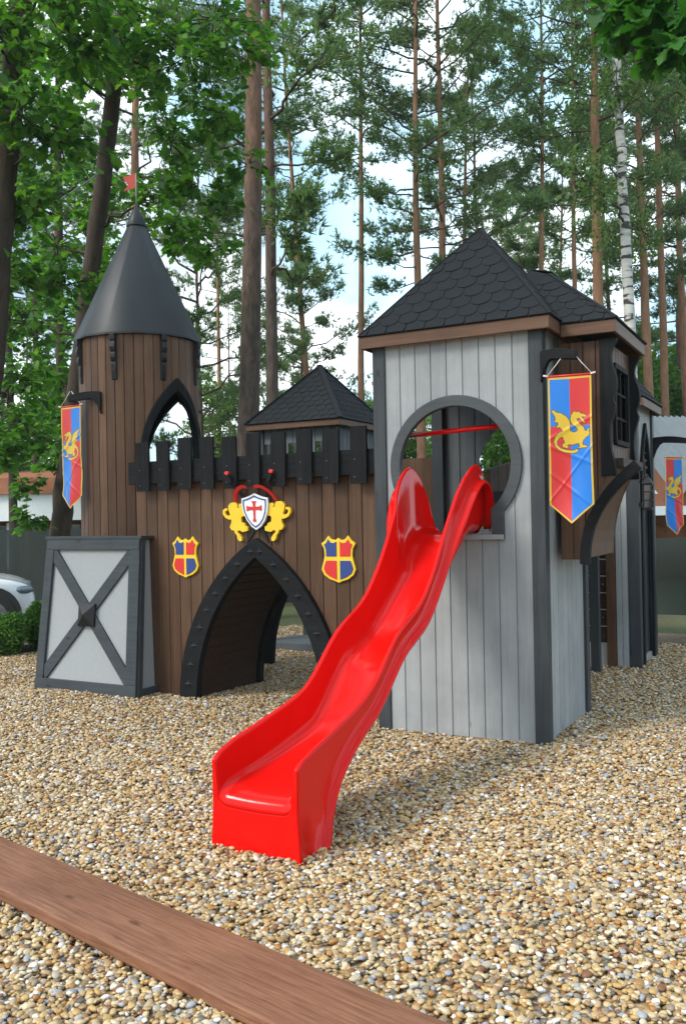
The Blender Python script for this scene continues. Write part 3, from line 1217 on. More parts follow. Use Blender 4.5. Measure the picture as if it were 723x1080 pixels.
SH = [(250, 195), (275, 190), (310, 178), (347, 160), (385, 178), (420, 190), (448, 195), (450, 240), (444, 300), (425, 360), (395, 405), (358, 430), (325, 405), (290, 360), (262, 300), (250, 240)]
mb = MB()
mb.prism(SH, cfn(0), .03, .052)
shb = mb.build('shield_board', M['white'], crest, .003)
ins = lambda P_, k: [(352 + (u - 352) * k, 292 + (v - 292) * k) for u, v in P_]
mb = MB()
o_, i_ = ins(SH, .88), ins(SH, .80)
mb.strip(o_ + o_[:1], i_ + i_[:1], cfn(0), .05, .056)
mb.build('blue_border', M['pblue'], shb)
mb = MB()
CRS = [(328, 218), (364, 218), (356, 235), (356, 258), (386, 258), (404, 248), (404, 290), (386, 282), (356, 282), (356, 340), (364, 368), (338, 368), (344, 340), (342, 282), (312, 282), (292, 290), (292, 250), (312, 258), (342, 258), (338, 235)]
mb.prism(CRS, cfn(0), .05, .058)
mb.build('red_cross', M['pred'], shb)
for mir in (0, 1):
    off = .014 if mir else .006
    mb = MB()
    # blade from hilt (upper right) to point (lower left)
    for blade in ([(478, 70), (500, 84), (432, 215), (405, 215)], [(405, 215), (432, 215), (372, 330), (312, 470), (262, 530), (288, 455), (350, 315)]):
        P_ = [((2 * CXP - u) if mir else u, v) for u, v in blade]
        mb.prism(P_, swf, off, off + .008)
    sw = mb.build('sword_blade', M['iron'], crest, .001)
    grip = [(476, 76), (500, 88), (522, 34), (500, 22)]
    mb = MB()
    mb.prism([((2 * CXP - u) if mir else u, v) for u, v in grip], swf, off - .002, off + .024)
    mb.build('sword_grip', M['black'], sw, .002)
    mb = MB()
    pm_ = [(498, 8), (504, -4), (520, -6), (531, 3), (529, 15), (515, 24), (502, 18)]
    mb.prism([((2 * CXP - u) if mir else u, v) for u, v in pm_], swf, off, off + .026)
    mb.build('sword_pommel', M['pred'], sw, .003)
    mb = MB()
    oo = [(378, 105), (410, 100), (445, 112), (480, 142), (502, 175), (514, 215)]
    ii = [(376, 126), (408, 122), (436, 132), (464, 158), (482, 188), (494, 220)]
    mb.strip([((2 * CXP - u) if mir else u, v) for u, v in oo], [((2 * CXP - u) if mir else u, v) for u, v in ii], swf, off + .006, off + .028)
    mb.build('sword_guard', M['pred'], sw, .002)

# ------------------------------------------------------------------ round turret
TX, TY, TR = -4.1, .85, .55
turret = thing('round_turret', 'round brown board turret with grey metal cone roof and red pennant', 'playhouse turret', (TX, TY, 0))
cyl = lambda u, v, d: (TX + (TR + d) * math.cos(u / TR), TY + (TR + d) * math.sin(u / TR), v)
D1, D2 = R(-13), R(88)       # doorway to the walkway, window at the back


def thole(u):
    a = u / TR
    r = []
    for c, hw, z0, zs, zh in ((D1, .295, 1.38, 2.08, .60), (D2, .34, 1.45, 2.1, .6)):
        da = (a - c + PI) % (2 * PI) - PI
        du = da * TR
        if abs(du) < hw: r.append((z0, zs + gothic_z(hw, zh, du)))
    return r


mb = MB()
plank_wall(mb, -PI * TR, PI * TR, 40, -.03, 3.17, cyl, .03, thole, 6)
mb.build('wall', M['brown'], turret)
for c, hw, z0, zs, zh in ((D1, .29, 1.39, 2.08, .60), (D2, .335, 1.45, 2.1, .6)):
    o_ = [(c * TR + u * (1 + .06 / hw), zs + v * (1 + .11 / zh)) for u, v in gothic(hw, zh, 10)]
    i_ = [(c * TR + u, zs + v) for u, v in gothic(hw, zh, 10)]
    o_ = [(o_[0][0], z0)] + o_ + [(o_[-1][0], z0)]
    i_ = [(i_[0][0], z0)] + i_ + [(i_[-1][0], z0)]
    mb = MB()
    mb.strip(o_, i_, cyl, -.032, .03)
    mb.build('arch_frame', M['black'], turret, .004)
mb = MB()
mb.lathe([(0, 1.34), (TR - .035, 1.34), (TR - .035, 1.37), (0, 1.37)], (TX, TY), 32)
mb.build('floor', M['deck'], turret)
# cone: sheet metal in wide panels
mb = MB()
mb.lathe([(TR + .045, 3.165), (TR + .052, 3.172), (.07, 4.325), (.0, 4.325)], (TX, TY), 14)
mb.lathe([(TR + .045, 3.166), (.0, 3.19)], (TX, TY), 14)
co = mb.build('cone_roof', M['cone'], turret, .012)
for p in co.data.polygons: p.use_smooth = True
mb = MB()
mb.smooth = True
mb.lathe([(.098, 4.285), (.10, 4.292), (.012, 4.495), (0, 4.50)], (TX, TY), 20)
mb.lathe([(.098, 4.285), (0, 4.30)], (TX, TY), 20)
mb.build('cone_cap', M['cone'], co)
mb = MB()
mb.smooth = True
mb.tube([(TX, TY, 4.45), (TX, TY, 4.80)], .007, 8)
pole = mb.build('flag_pole', M['cable'], turret)
mb = MB()
fl_ = CR * 1.0
fpts = []
for u, v in ((0, .0), (-.115, -.055), (-.078, .01), (-.125, .075), (0, .135)):
    fpts.append((u, v))
mb.prism(fpts, lambda u, v, d: (TX + CR[0] * u + CF[0] * d, TY + CR[1] * u + CF[1] * d, 4.665 + v + u * -.15), -.004, .004)
mb.build('pennant', M['flagred'], pole)
# scrolled corbels under the eaves
CB = [(0, 0), (.055, 0), (.055, -.05), (.045, -.07), (.052, -.09), (.058, -.12), (.05, -.15), (.038, -.16), (.044, -.18), (.046, -.21), (.036, -.235), (.024, -.245), (.028, -.27), (.026, -.33), (.016, -.40), (0, -.41)]
me = None
for k in range(8):
    a = R(-49 - 23 + 45 * k)
    if me is None:
        mb = MB()
        mb.prism([(TR - .004 + u, v) for u, v in CB], lambda u, v, d: (u, d, v), -.024, .024)
        o = mb.build('corbel', M['iron'], turret, .004, local=True)
        me = o
    else:
        o = me.copy()
        COL.objects.link(o)
        o.parent = turret
    o.location = (0, 0, 3.165)
    o.rotation_euler = (0, 0, a)
ba = R(-49 - 37)
banner_bracket(turret, (TX + TR * math.cos(ba), TY + TR * math.sin(ba), 2.66), (-1, -.18, 0), .2, .34)

# ------------------------------------------------------------------ sloping shield box against the turret
box = thing('shield_box', 'sloping grey box with dark crossed frame and centre boss against the turret', 'timber box', (-4.0, .1, 0))
xb0, xb1, xt0, xt1 = -4.60, -3.44, -4.535, -3.475
zb, zt, yb_, yt = .03, 1.355, -.005, .12
yw = .26


def bf(s_, t, d=0):      # front sheet: s_ 0..1 across, t 0..1 up, d proud of it
    x0, x1 = xb0 + (xt0 - xb0) * t, xb1 + (xt1 - xb1) * t
    return Vector((x0 + (x1 - x0) * s_, yb_ + (yt - yb_) * t - d, zb + (zt - zb) * t))


mb = MB()
mb.hexa([bf(.02, .01), bf(.98, .01), (xb1 - .03, yw + .02, zb), (xb0 + .03, yw + .02, zb), bf(.02, .99), bf(.98, .99), (xt1 - .03, yw + .02, zt - .01), (xt0 + .03, yw + .02, zt - .01)])
mb.build('panel', M['panel'], box)


def bband(a, b, w_, name='frame_rail', d=.028, mat='dgrey_x'):
    """board on the sloping face from (s,t) a to b"""
    A, B = bf(*a), bf(*b)
    dv = (B - A).normalized()
    nr = (bf(1, 0) - bf(0, 0)).cross(bf(0, 1) - bf(0, 0)).normalized()
    sdv = dv.cross(nr) * (w_ / 2)
    mb = MB()
    mb.hexa([A - sdv, A + sdv, B + sdv, B - sdv, A - sdv + nr * d, A + sdv + nr * d, B + sdv + nr * d, B - sdv + nr * d])
    return mb.build(name, M[mat], box, .004)


bband((.0, .04), (1.0, .04), .105, d=.03)
bband((.0, .963), (1.0, .963), .10, d=.03)
bband((.04, .08), (.04, .925), .09, d=.029)
bband((.95, .08), (.95, .925), .115, d=.029)
bband((.07, .10), (.92, .91), .10, 'cross_brace', .020)
bband((.07, .91), (.92, .10), .10, 'cross_brace', .0225)
c = bf(.495, .505)
nr = (bf(1, 0) - bf(0, 0)).cross(bf(0, 1) - bf(0, 0)).normalized()
ux, uy = (bf(1, .5) - bf(0, .5)).normalized(), (bf(.5, 1) - bf(.5, 0)).normalized()
mb = MB()
h = .092
P = [c + ux * a * h + uy * b * h * 1.05 + nr * .020 for a, b in ((-1, -1), (1, -1), (1, 1), (-1, 1))] + [c + ux * a * h + uy * b * h * 1.05 + nr * .038 for a, b in ((-1, -1), (1, -1), (1, 1), (-1, 1))] + [c + nr * .085]
mb.add(P, [(0, 1, 5, 4), (1, 2, 6, 5), (2, 3, 7, 6), (3, 0, 4, 7), (4, 5, 8), (5, 6, 8), (6, 7, 8), (7, 4, 8)])
mb.build('boss', M['iron'], box)
mb = MB()      # right-hand side frame boards and the grey cheek between
mb.hexa([(xb1 - .03, yb_ - .005, zb), (xb1 + .012, yb_ - .005, zb), (xb1 + .012, yb_ + .05, zb), (xb1 - .03, yb_ + .05, zb), (xt1 - .03, yt - .005, zt), (xt1 + .012, yt - .005, zt), (xt1 + .012, yt + .04, zt), (xt1 - .03, yt + .04, zt)])
mb.build('side_post', M['dgrey'], box, .003)
mb = MB()
mb.hexa([(xb1 - .02, yb_ + .06, zb), (xb1 + .006, yb_ + .06, zb), (xb1 + .006, yw + .02, zb), (xb1 - .02, yw + .02, zb), (xb1 - .022, yb_ + .066, zb + .07), (xb1 + .004, yb_ + .066, zb + .07), (xb1 + .004, yw + .02, zb + .07), (xb1 - .022, yw + .02, zb + .07)])
mb.build('side_rail', M['dgrey_x'], box, .003)
mb = MB()
mb.hexa([(xt0 - .02, yt - .035, zt - .004), (xt1 + .025, yt - .035, zt - .004), (xt1 + .025, yw + .03, zt - .004), (xt0 - .02, yw + .03, zt - .004), (xt0 - .02, yt - .035, zt + .022), (xt1 + .025, yt - .035, zt + .022), (xt1 + .025, yw + .03, zt + .022), (xt0 - .02, yw + .03, zt + .022)])
mb.build('top_board', M['dgrey_x'], box, .003)

# ------------------------------------------------------------------ slide
RIM = [(.08, 1.385), (.068, 1.50), (.05, 1.62), (.02, 1.735), (-.025, 1.80), (-.09, 1.832), (-.17, 1.825), (-.25, 1.79), (-.35, 1.73), (-.45, 1.645), (-.55, 1.50), (-.65, 1.35), (-.75, 1.232), (-.85, 1.138), (-.95, 1.055), (-1.05, .988), (-1.15, .932), (-1.25, .882),
       (-1.35, .83), (-1.45, .766), (-1.55, .697), (-1.65, .638), (-1.75, .592), (-1.85, .556), (-1.95, .527), (-2.05, .502), (-2.15, .478), (-2.25, .455), (-2.34, .43), (-2.37, .415), (-2.39, .40)]
BED = [(.08, 1.375), (-.08, 1.378), (-.16, 1.362), (-.25, 1.32), (-.4, 1.215), (-.55, 1.10), (-.65, 1.03), (-.75, .965), (-.85, .905), (-.95, .845), (-1.05, .79), (-1.15, .74), (-1.25, .692), (-1.35, .638), (-1.45, .568), (-1.55, .495), (-1.65, .433), (-1.75, .388), (-1.85, .354), (-1.95, .327), (-2.05, .305), (-2.15, .288), (-2.25, .277), (-2.31, .268), (-2.345, .256), (-2.37, .238), (-2.382, .22), (-2.388, .20), (-2.39, .19)]
SKT = [(.08, 1.365), (.068, 1.39), (.05, 1.47), (.02, 1.585), (-.03, 1.672), (-.09, 1.705), (-.17, 1.70), (-.28, 1.64), (-.38, 1.55), (-.48, 1.43), (-.6, 1.25), (-.7, 1.13), (-.85, .995), (-.95, .915), (-1.05, .85), (-1.15, .797), (-1.25, .748), (-1.35, .695), (-1.45, .632), (-1.55, .565), (-1.65, .505), (-1.75, .455), (-1.85, .405), (-1.95, .345), (-2.05, .265), (-2.11, .19), (-2.15, .10), (-2.17, -.02), (-2.39, -.02)]


def interp(tab, y):
    xs = np.array([-p[0] for p in tab])
    return float(np.interp(-y, xs, [p[1] for p in tab]))


def smooth_tab(tab, y, w_=.035):
    return sum(interp(tab, max(-2.39, min(.08, y + k * w_))) * c_ for k, c_ in ((-1, .25), (0, .5), (1, .25)))


slide = thing('slide', 'glossy red plastic slide running from the keyhole down to the gravel', 'slide', (-.67, -1.2, 0))
ys = list(np.concatenate([np.linspace(.08, -.6, 44), np.linspace(-.63, -2.1, 50), np.linspace(-2.13, -2.33, 12), [-2.345, -2.36, -2.37, -2.38, -2.386, -2.39]]))


def wave(y):
    return .020 * math.exp(-((y + 1.30) / .17) ** 2) - .012 * math.exp(-((y + 1.66) / .18) ** 2) - .016 * math.exp(-((y + .93) / .17) ** 2)


def chute_section(y):
    edge = y < -2.30
    zr = interp(RIM, y) if edge else smooth_tab(RIM, y, .02)
    zbed = interp(BED, y) if edge else smooth_tab(BED, y, .03)
    zs = interp(SKT, y) if y < -2.0 else smooth_tab(SKT, y, .025)
    zr, zbed, zs = zr + wave(y), zbed + wave(y), zs + wave(y)
    wing = max(0, min(1, (zr - 1.30) / .5)) if y > -.75 else 0
    wing = wing * wing * (3 - 2 * wing)
    low = max(0, min(1, (-y - 1.7) / .5))
    xl = -.842 - .07 * max(0, min(1, (zr - 1.55) / .28)) * (1 if y > -.75 else 0) - .068 * low
    xr = -.447 + .035 * wing
    fl = (.030 + .026 * wing) * (1 - .85 * max(0, min(1, (-y - 2.22) / .12)))
    top = .011
    zr = max(zr, zbed + .012)
    rf = max(.002, min(.095 - .05 * low, zr - zbed - .02))

    def half(s_):     # from the flange over the rim down to the bed; x measured inward from the outer wall
        P = [(-fl, zs), (-fl - .004, zs + .010), (-fl + .006, zs + .020), (-.006, zs + min(.03, (zr - zs) * .4)), (.006, zs + (zr - zs) * .5), (.003, zr - top * 1.6), (.004, zr - top * .4), (top, zr), (top * 1.7, zr - top * .4), (top * 2, zr - top)]
        wx = top * 2
        zt_ = zbed + rf
        for k in (1, 2, 3):
            P.append((wx + .012 * k / 3, zr - top + (zt_ - zr + top) * k / 3))
        for k in range(1, 8):
            a = PI / 2 * k / 7
            P.append((wx + .012 + rf * (1 - math.cos(a)) * 1.1, zbed + rf * (1 - math.sin(a))))
        return P
    Lh = [(xl + a, z) for a, z in half(1)]
    Rh = [(xr - a, z) for a, z in half(1)]
    x0, x1 = Lh[-1][0], Rh[-1][0]
    mid = [(x0 + (x1 - x0) * k / 4, zbed - .005 * math.sin(PI * k / 4)) for k in (1, 2, 3)]
    return Lh + mid + Rh[::-1]


mb = MB()
mb.smooth = True
for y in ys:
    sec = chute_section(y)
    ring_n = len(sec)
    mb.v += [(x, y, z) for x, z in sec]
for i in range(len(ys) - 1):
    for k in range(ring_n - 1):
        a = i * ring_n + k
        mb.f.append([a, a + 1, a + ring_n + 1, a + ring_n])
        mb.mi.append(0)
        mb.sm.append(True)
so = mb.build('chute', M['red'], slide)
sol = so.modifiers.new('solidify', 'SOLIDIFY')
sol.thickness = .006
sol.offset = 0
# closed front: one moulded face from flange to flange
sec = chute_section(-2.39)
mb = MB()
outl = [(sec[3][0], -.02)] + sec[3:-3] + [(sec[-4][0], -.02)]
mb.prism(outl, lambda u, v, d: (u, -2.39 - d, v), -.004, .005)
mb.build('front_face', M['red'], slide, .0035)

# ------------------------------------------------------------------ banners
DRG = [(277, 432), (266, 424), (247, 420), (238, 408), (226, 412), (214, 405), (204, 416), (196, 430), (192, 452), (198, 470), (212, 486), (226, 498), (232, 512), (222, 522), (205, 524), (192, 516), (188, 500), (190, 478),
       (186, 458), (176, 440), (160, 425), (138, 412), (118, 408), (104, 394), (92, 398), (100, 412), (110, 428), (114, 448), (106, 462), (124, 462), (126, 478), (116, 492), (136, 492), (148, 508), (150, 516),
       (128, 526), (110, 546), (103, 572), (110, 598), (130, 620), (160, 634), (200, 640), (222, 636), (232, 626), (222, 618), (206, 626), (170, 622), (138, 612), (120, 592), (120, 568), (132, 550), (148, 544), (154, 560), (160, 580), (146, 590), (150, 604), (168, 610), (180, 606), (170, 596), (182, 590),
       (200, 592), (222, 588), (236, 584), (240, 604), (232, 612), (258, 612), (282, 610), (276, 602), (256, 598), (254, 584), (262, 566), (276, 552), (288, 546), (294, 528), (288, 516), (296, 504), (284, 508), (278, 522), (268, 516), (262, 498), (248, 484), (236, 470), (226, 456), (226, 446), (240, 444), (252, 458), (264, 474), (270, 468), (258, 450), (250, 438), (264, 438), (276, 440)]


def pip(px, py, poly):
    c = np.zeros(px.shape, bool)
    n = len(poly)
    for i in range(n):
        x1, y1 = poly[i]
        x2, y2 = poly[i - 1]
        if y1 == y2: continue
        c ^= ((y1 > py) != (y2 > py)) & (px < (x2 - x1) * (py - y1) / (y2 - y1) + x1)
    return c


def banner_mesh(name, mirror, w_=.27, h_=.935, seed=0):
    nx, ny = 100, 340
    tip = .12
    hs = h_ - tip
    uu = (np.arange(nx) + .5) / nx
    vv = (np.arange(ny) + .5) / ny
    Ug, Vg = np.meshgrid(uu, vv)
    zz = Vg * (hs + tip * (1 - np.abs(2 * Ug - 1)))      # metres below the top edge
    # photo crop pixels of this spot
    cx = 75 + (1 - Ug if mirror else Ug) * 232
    cy = 205 + zz / h_ * 832
    drag = pip(cx, cy, DRG)
    d2 = np.zeros_like(drag)
    for a, b in ((0, 2), (0, -2), (2, 0), (-2, 0), (1, 1), (-1, -1), (1, -1), (-1, 1)):
        d2 |= np.roll(np.roll(drag, a, 0), b, 1)
    left = (1 - Ug if mirror else Ug) < .5
    up = zz < .315
    mi = np.where(left ^ (~up), 1, 0)                      # blue / red quarters
    e = .045
    ed = (Ug < e) | (Ug > 1 - e) | (zz < .018) | (Vg > 1 - .016)
    mi[d2 & ~drag] = 3
    mi[drag] = 2
    mi[ed] = 2
    mi[zz < .006] = 0
    gx, gy = np.meshgrid(np.arange(nx + 1) / nx, np.arange(ny + 1) / ny)
    gz = gy * (hs + tip * (1 - np.abs(2 * gx - 1)))
    amp = np.clip(gz / h_, 0, 1)
    wav = .016 * amp * np.sin(gx * 5.2 + gz * 4.1 + seed) + .006 * amp * np.sin(gx * 11 - gz * 17 + 2 * seed) + .012 * amp ** 2 * np.sin(gz * 7 + seed)
    for c0, c1, s_ in ((.50, .1, 1.2), (.62, .25, -1.4), (.72, .2, 1.1), (.33, .15, -.9)):      # crisp cross folds
        q_ = gz - c0 - (gx - .5) * c1 * s_
        wav += .0045 * np.exp(-(q_ / .014) ** 2)
    xs = (gx - .5) * w_ * (1 - .03 * np.sin(gz * 5 + seed) * amp)
    V = np.stack([xs, -wav, -gz], -1).reshape(-1, 3)
    i = np.arange(ny)[:, None] * (nx + 1) + np.arange(nx)[None, :]
    Fq = np.stack([i, i + nx + 1, i + nx + 2, i + 1], -1).reshape(-1, 4)
    me = bpy.data.meshes.new(name)
    me.vertices.add(len(V)); me.vertices.foreach_set('co', V.astype(np.float32).ravel())
    me.loops.add(Fq.size); me.loops.foreach_set('vertex_index', Fq.astype(np.int32).ravel())
    me.polygons.add(len(Fq)); me.polygons.foreach_set('loop_start', np.arange(len(Fq), dtype=np.int32) * 4)
    for k in ('c_red', 'c_blue', 'c_yel', 'c_line'): me.materials.append(M[k])
    me.polygons.foreach_set('material_index', mi.astype(np.int32).ravel())
    me.polygons.foreach_set('use_smooth', np.ones(len(Fq), bool))
    me.update(calc_edges=True)
    return me


bm_a = banner_mesh('banner_cloth', False, seed=.4)
bm_b = banner_mesh('banner_cloth', True, seed=2.0)


def banner(loc, rotz, me, label, hang=.165, sc=1., tilt=0):
    root = thing('banner', label, 'banner', loc, 'dragon banners hung from brackets')
    root.rotation_euler = (0, tilt, rotz)
    root.scale = (sc, sc, sc)
    link_mesh('cloth', me, root)
    mb = MB()
    mb.smooth = True
    mb.tube([(-.15, 0, .004), (.15, 0, .004)], .0065, 8)
    mb.build('rod', M['pred'], root, local=True)
    for s_ in (-1, 1):
        mb = MB()
        mb.smooth = True
        mb.tube([(s_ * .14, 0, .006), (s_ * .075, .0, hang * .5), (s_ * .012, 0, hang)], .0028, 6)
        mb.tube([(s_ * .13, -.004, .004), (s_ * .162, -.002, .012)], .006, 6)
        mb.build('cord', M['rope'], root, local=True)


banner((.185, -.055, 2.37), R(6), bm_a, 'red and blue dragon banner hanging on the grey keyhole tower', .165)
banner((-4.405, .27, 2.55), R(-6), bm_b, 'red and blue dragon banner hanging beside the round turret', .14, .99)

# ------------------------------------------------------------------ rear gate tower (right side, farther back)
rear = thing('rear_tower', 'grey rear tower with dark lantern and pointed doorway behind the brown oriel', 'playhouse tower', (-.6, 3.7, 0))
RY0, RY1, REV = 3.25, 4.2, 2.52
mb = MB()
plank_wall(mb, -1.2, -.31, 8, 1.13, REV + .05, XZ(RY0), .025, None, 1)
mb.build('wall', M['brown'], rear)
mb = MB()
plank_wall(mb, -.228, -.11, 2, 0, REV + .05, XZ(RY0), .025, None, 1)
mb.build('wall', M['grey'], rear)
mb = MB()
mb.box(-.315, -.231, RY0 - .03, RY0 + .06, -.02, REV)
mb.build('door_post', M['brown'], rear, .003)
mb = MB()      # climbing boards across the opening
for i in range(6):
    mb.box(-1.2, -.318, RY0 + .03, RY0 + .055, .22 + i * .165, .375 + i * .165)
mb.build('climbing_boards', M['brown_dark'], rear, .004)
for i in range(6):
    for x in (-.42, -.72):
        mb = MB()
        mb.lathe([(0, .30 + i * .165 - .012), (.014, .30 + i * .165), (0, .30 + i * .165 + .012)], (x + .06 * (i % 2), RY0 + .02), 8)
        mb.build('climbing_grip', M['alloy'], rear)
mb = MB()
mb.box(-1.2, -.318, RY0 + .02, RY0 + .06, -.02, .2)
mb.build('kick_board', M['panel'], rear, .003)
for y in (RY0, RY1 - .09):
    mb = MB()
    mb.box(-.108, .004, y - .004, y + .09, -.02, REV + .03)
    mb.build('corner_post', M['dgrey'], rear, .004)
dh = lambda u: [(.06, 1.56 + gothic_z(.25, .75, u - 3.72))] if abs(u - 3.72) < .25 else []
mb = MB()
plank_wall(mb, RY0 + .09, RY1 - .09, 8, 0, REV + .05, YZ(-.02), .025, dh, 4)
mb.build('wall', M['grey'], rear)
o_ = [(3.72 + u * 1.28, 1.56 + v * 1.12) for u, v in gothic(.25, .75, 10)]
i_ = [(3.72 + u, 1.56 + v) for u, v in gothic(.25, .75, 10)]
o_ = [(o_[0][0], .0)] + o_ + [(o_[-1][0], .0)]
i_ = [(i_[0][0], .0)] + i_ + [(i_[-1][0], .0)]
mb = MB()
mb.strip(o_, i_, YZ(-.02), -.02, .03)
mb.build('door_frame', M['black'], rear, .003)
mb = MB()
mb.box(-.06, -.05, 3.47, 3.97, .02, 2.29)
mb.build('door', M['dgrey'], rear)
mb = MB()
plank_wall(mb, -1.2, -.11, 10, 0, REV + .05, lambda u, v, d: (u, RY1 + d, v), .025, None, 1)
mb.build('wall', M['grey'], rear)
q = [(-1.3, RY0 - .08, REV + .085), (.085, RY0 - .08, REV + .085), (.085, RY1 + .08, REV + .085), (-1.3, RY1 + .08, REV + .085)]
ap2 = (-.6, (RY0 + RY1) / 2, REV + .98)
mb = MB()
for a, b in ((0, 1), (1, 2), (2, 3), (3, 0)):
    mb.add([q[a], q[b], ap2], [(0, 1, 2)])
    shingle_face(mb, q[a], q[b], ap2)
mb.add(q, [(3, 2, 1, 0)])
mb.build('roof', M['shingle'], rear)
fascia(rear, -1.29, .075, RY0 - .07, RY1 + .07, REV, REV + .082)
banner_bracket(rear, (.005, RY1 - .045, 2.28), (1, .15, 0), .22, .33)

lant = thing('lantern', 'black iron lantern with glass sides beside the rear tower doorway', 'lantern', (.08, 3.30, 1.52))
mb = MB()
mb.box(.0, .03, 3.30, 3.38, 1.56, 1.60)
mb.bar((.0, 3.34, 1.80), (.12, 3.34, 1.86), .015, .015)
mb.box(.05, .17, 3.28, 3.40, 1.53, 1.55)
mb.box(.05, .17, 3.28, 3.40, 1.77, 1.785)
mb.hexa([(.04, 3.27, 1.785), (.18, 3.27, 1.785), (.18, 3.41, 1.785), (.04, 3.41, 1.785), (.10, 3.33, 1.85), (.12, 3.33, 1.85), (.12, 3.35, 1.85), (.10, 3.35, 1.85)])
for x in (.055, .153):
    for y in (3.285, 3.383):
        mb.box(x, x + .012, y, y + .012, 1.55, 1.77)
for z in (1.62, 1.70):
    mb.box(.052, .168, 3.282, 3.29, z, z + .008)
    mb.box(.16, .168, 3.29, 3.398, z, z + .008)
mb.bar((.03, 3.34, 1.54), (.06, 3.34, 1.54), .03, .03)
mb.v = [(p[0] * .72 + .004, (p[1] - 3.34) * .8 + 3.30, p[2] - .01) for p in mb.v]
mb.build('lantern_frame', M['iron'], lant)
mb = MB()
mb.box(.066, .152, 3.297, 3.383, 1.552, 1.768)
mb.v = [(p[0] * .72 + .004, (p[1] - 3.34) * .8 + 3.30, p[2] - .01) for p in mb.v]
mb.build('lantern_glass', M['glassdark'], lant)

# banner far right on the rear tower's bracket
banner((.20, RY1 - .01, 2.06), R(52), bm_b, 'small red and blue dragon banner farthest right, beyond the rear tower', .17, .86)

# bridge parapet behind the keyhole tower, seen through the keyhole
par = thing('bridge_parapet', 'dark brown curved bridge parapet seen through the keyhole opening', 'parapet', (-.6, 2.2, 0))
mb = MB()
topz = lambda u: 1.86 + .17 * math.sin(min(1, max(0, (u - TD) / 2.1)) * PI * .75)
plank_wall(mb, TD + .03, RY0 - .04, 14, 1.30, topz, lambda u, v, d: (-.78 + .35 * (u - TD) / 2.1 + d, u, v), .03, None, 3)
mb.build('boards', M['brown_dark'], par)
mb = MB()
mb.hexa([(-.80, TD + .02, 1.60), (-.75, TD + .02, 1.60), (-.40, RY0 - .03, 1.72), (-.45, RY0 - .03, 1.72), (-.80, TD + .02, 1.68), (-.75, TD + .02, 1.68), (-.40, RY0 - .03, 1.80), (-.45, RY0 - .03, 1.80)])
mb.build('rail', M['black_x'], par, .003)
mb = MB()
for i in range(14):
    mb.box(-1.15, -.35, TD + .035 + i * .148, TD + .175 + i * .148, 1.28, 1.31)
mb.build('bridge_deck', M['deck'], par)
for x in (-1.15, -.40):
    mb = MB()
    mb.box(x, x + .08, 2.9, 2.98, -.02, 1.28)
    mb.build('leg', M['dgrey'], par)

# ------------------------------------------------------------------ small tower behind the gate wall
bt = thing('back_tower', 'small back tower with low pyramid shingle roof behind the battlements', 'playhouse tower', (-3.75, 3.6, 0))
bx0, bx1, by0, by1, bev = -4.22, -3.16, 3.0, 4.06, 2.52
for x in (bx0, bx1 - .09):
    for y in (by0, by1 - .09):
        mb = MB()
        mb.box(x, x + .09, y, y + .09, -.02, bev)
        mb.build('corner_post', M['dgrey'], bt, .003)
mb = MB()
wh2 = lambda u: [(2.02, 2.36)] if abs(((u - bx0) % .353) - .176) < .11 else []
plank_wall(mb, bx0 + .09, bx1 - .09, 9, 1.2, bev + .02, XZ(by0 + .02), .025, wh2, 3)
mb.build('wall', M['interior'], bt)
mb = MB()
plank_wall(mb, by0 + .09, by1 - .09, 9, 1.2, bev + .02, YZ(bx1 - .02), .025, lambda u: [(1.6, 2.35)] if 3.4 < u < 3.8 else [], 3)
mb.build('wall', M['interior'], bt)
for k in range(3):
    mb = MB()
    u0 = bx0 + .176 + .353 * k
    mb.bar((u0, by0 + .01, 2.02), (u0, by0 + .01, 2.36), .03, .03, (0, 1, 0))
    mb.bar((u0 - .11, by0 + .012, 2.2), (u0 + .11, by0 + .012, 2.2), .025, .025)
    mb.build('window_bars', M['dgrey'], bt)
mb = MB()
mb.box(bx0 + .1, bx1 - .1, by0 + .1, by1 - .1, 1.2, 1.24)
mb.build('deck', M['deck'], bt)
mb = MB()
mb.box(bx0 + .1, bx1 + .1, by0 - .05, by0 + .6, .0, .09)
mb.build('entrance_step', M['interior'], bt, .004)
q = [(bx0 - .1, by0 - .1, bev + .07), (bx1 + .1, by0 - .1, bev + .07), (bx1 + .1, by1 + .1, bev + .07), (bx0 - .1, by1 + .1, bev + .07)]
apx = ((bx0 + bx1) / 2 + .03, (by0 + by1) / 2, 3.30)
mb = MB()
for a, b in ((0, 1), (1, 2), (2, 3), (3, 0)):
    mb.add([q[a], q[b], apx], [(0, 1, 2)])
    shingle_face(mb, q[a], q[b], apx, .12, .085)
mb.add(q, [(3, 2, 1, 0)])
for k in range(4):
    mb.bar(Vector(q[k]) + Vector((0, 0, .012)), Vector(apx) + Vector((0, 0, .012)), .06, .012)
mb.build('roof', M['shingle'], bt)
fascia(bt, bx0 - .085, bx1 + .085, by0 - .085, by1 + .085, bev, bev + .068)

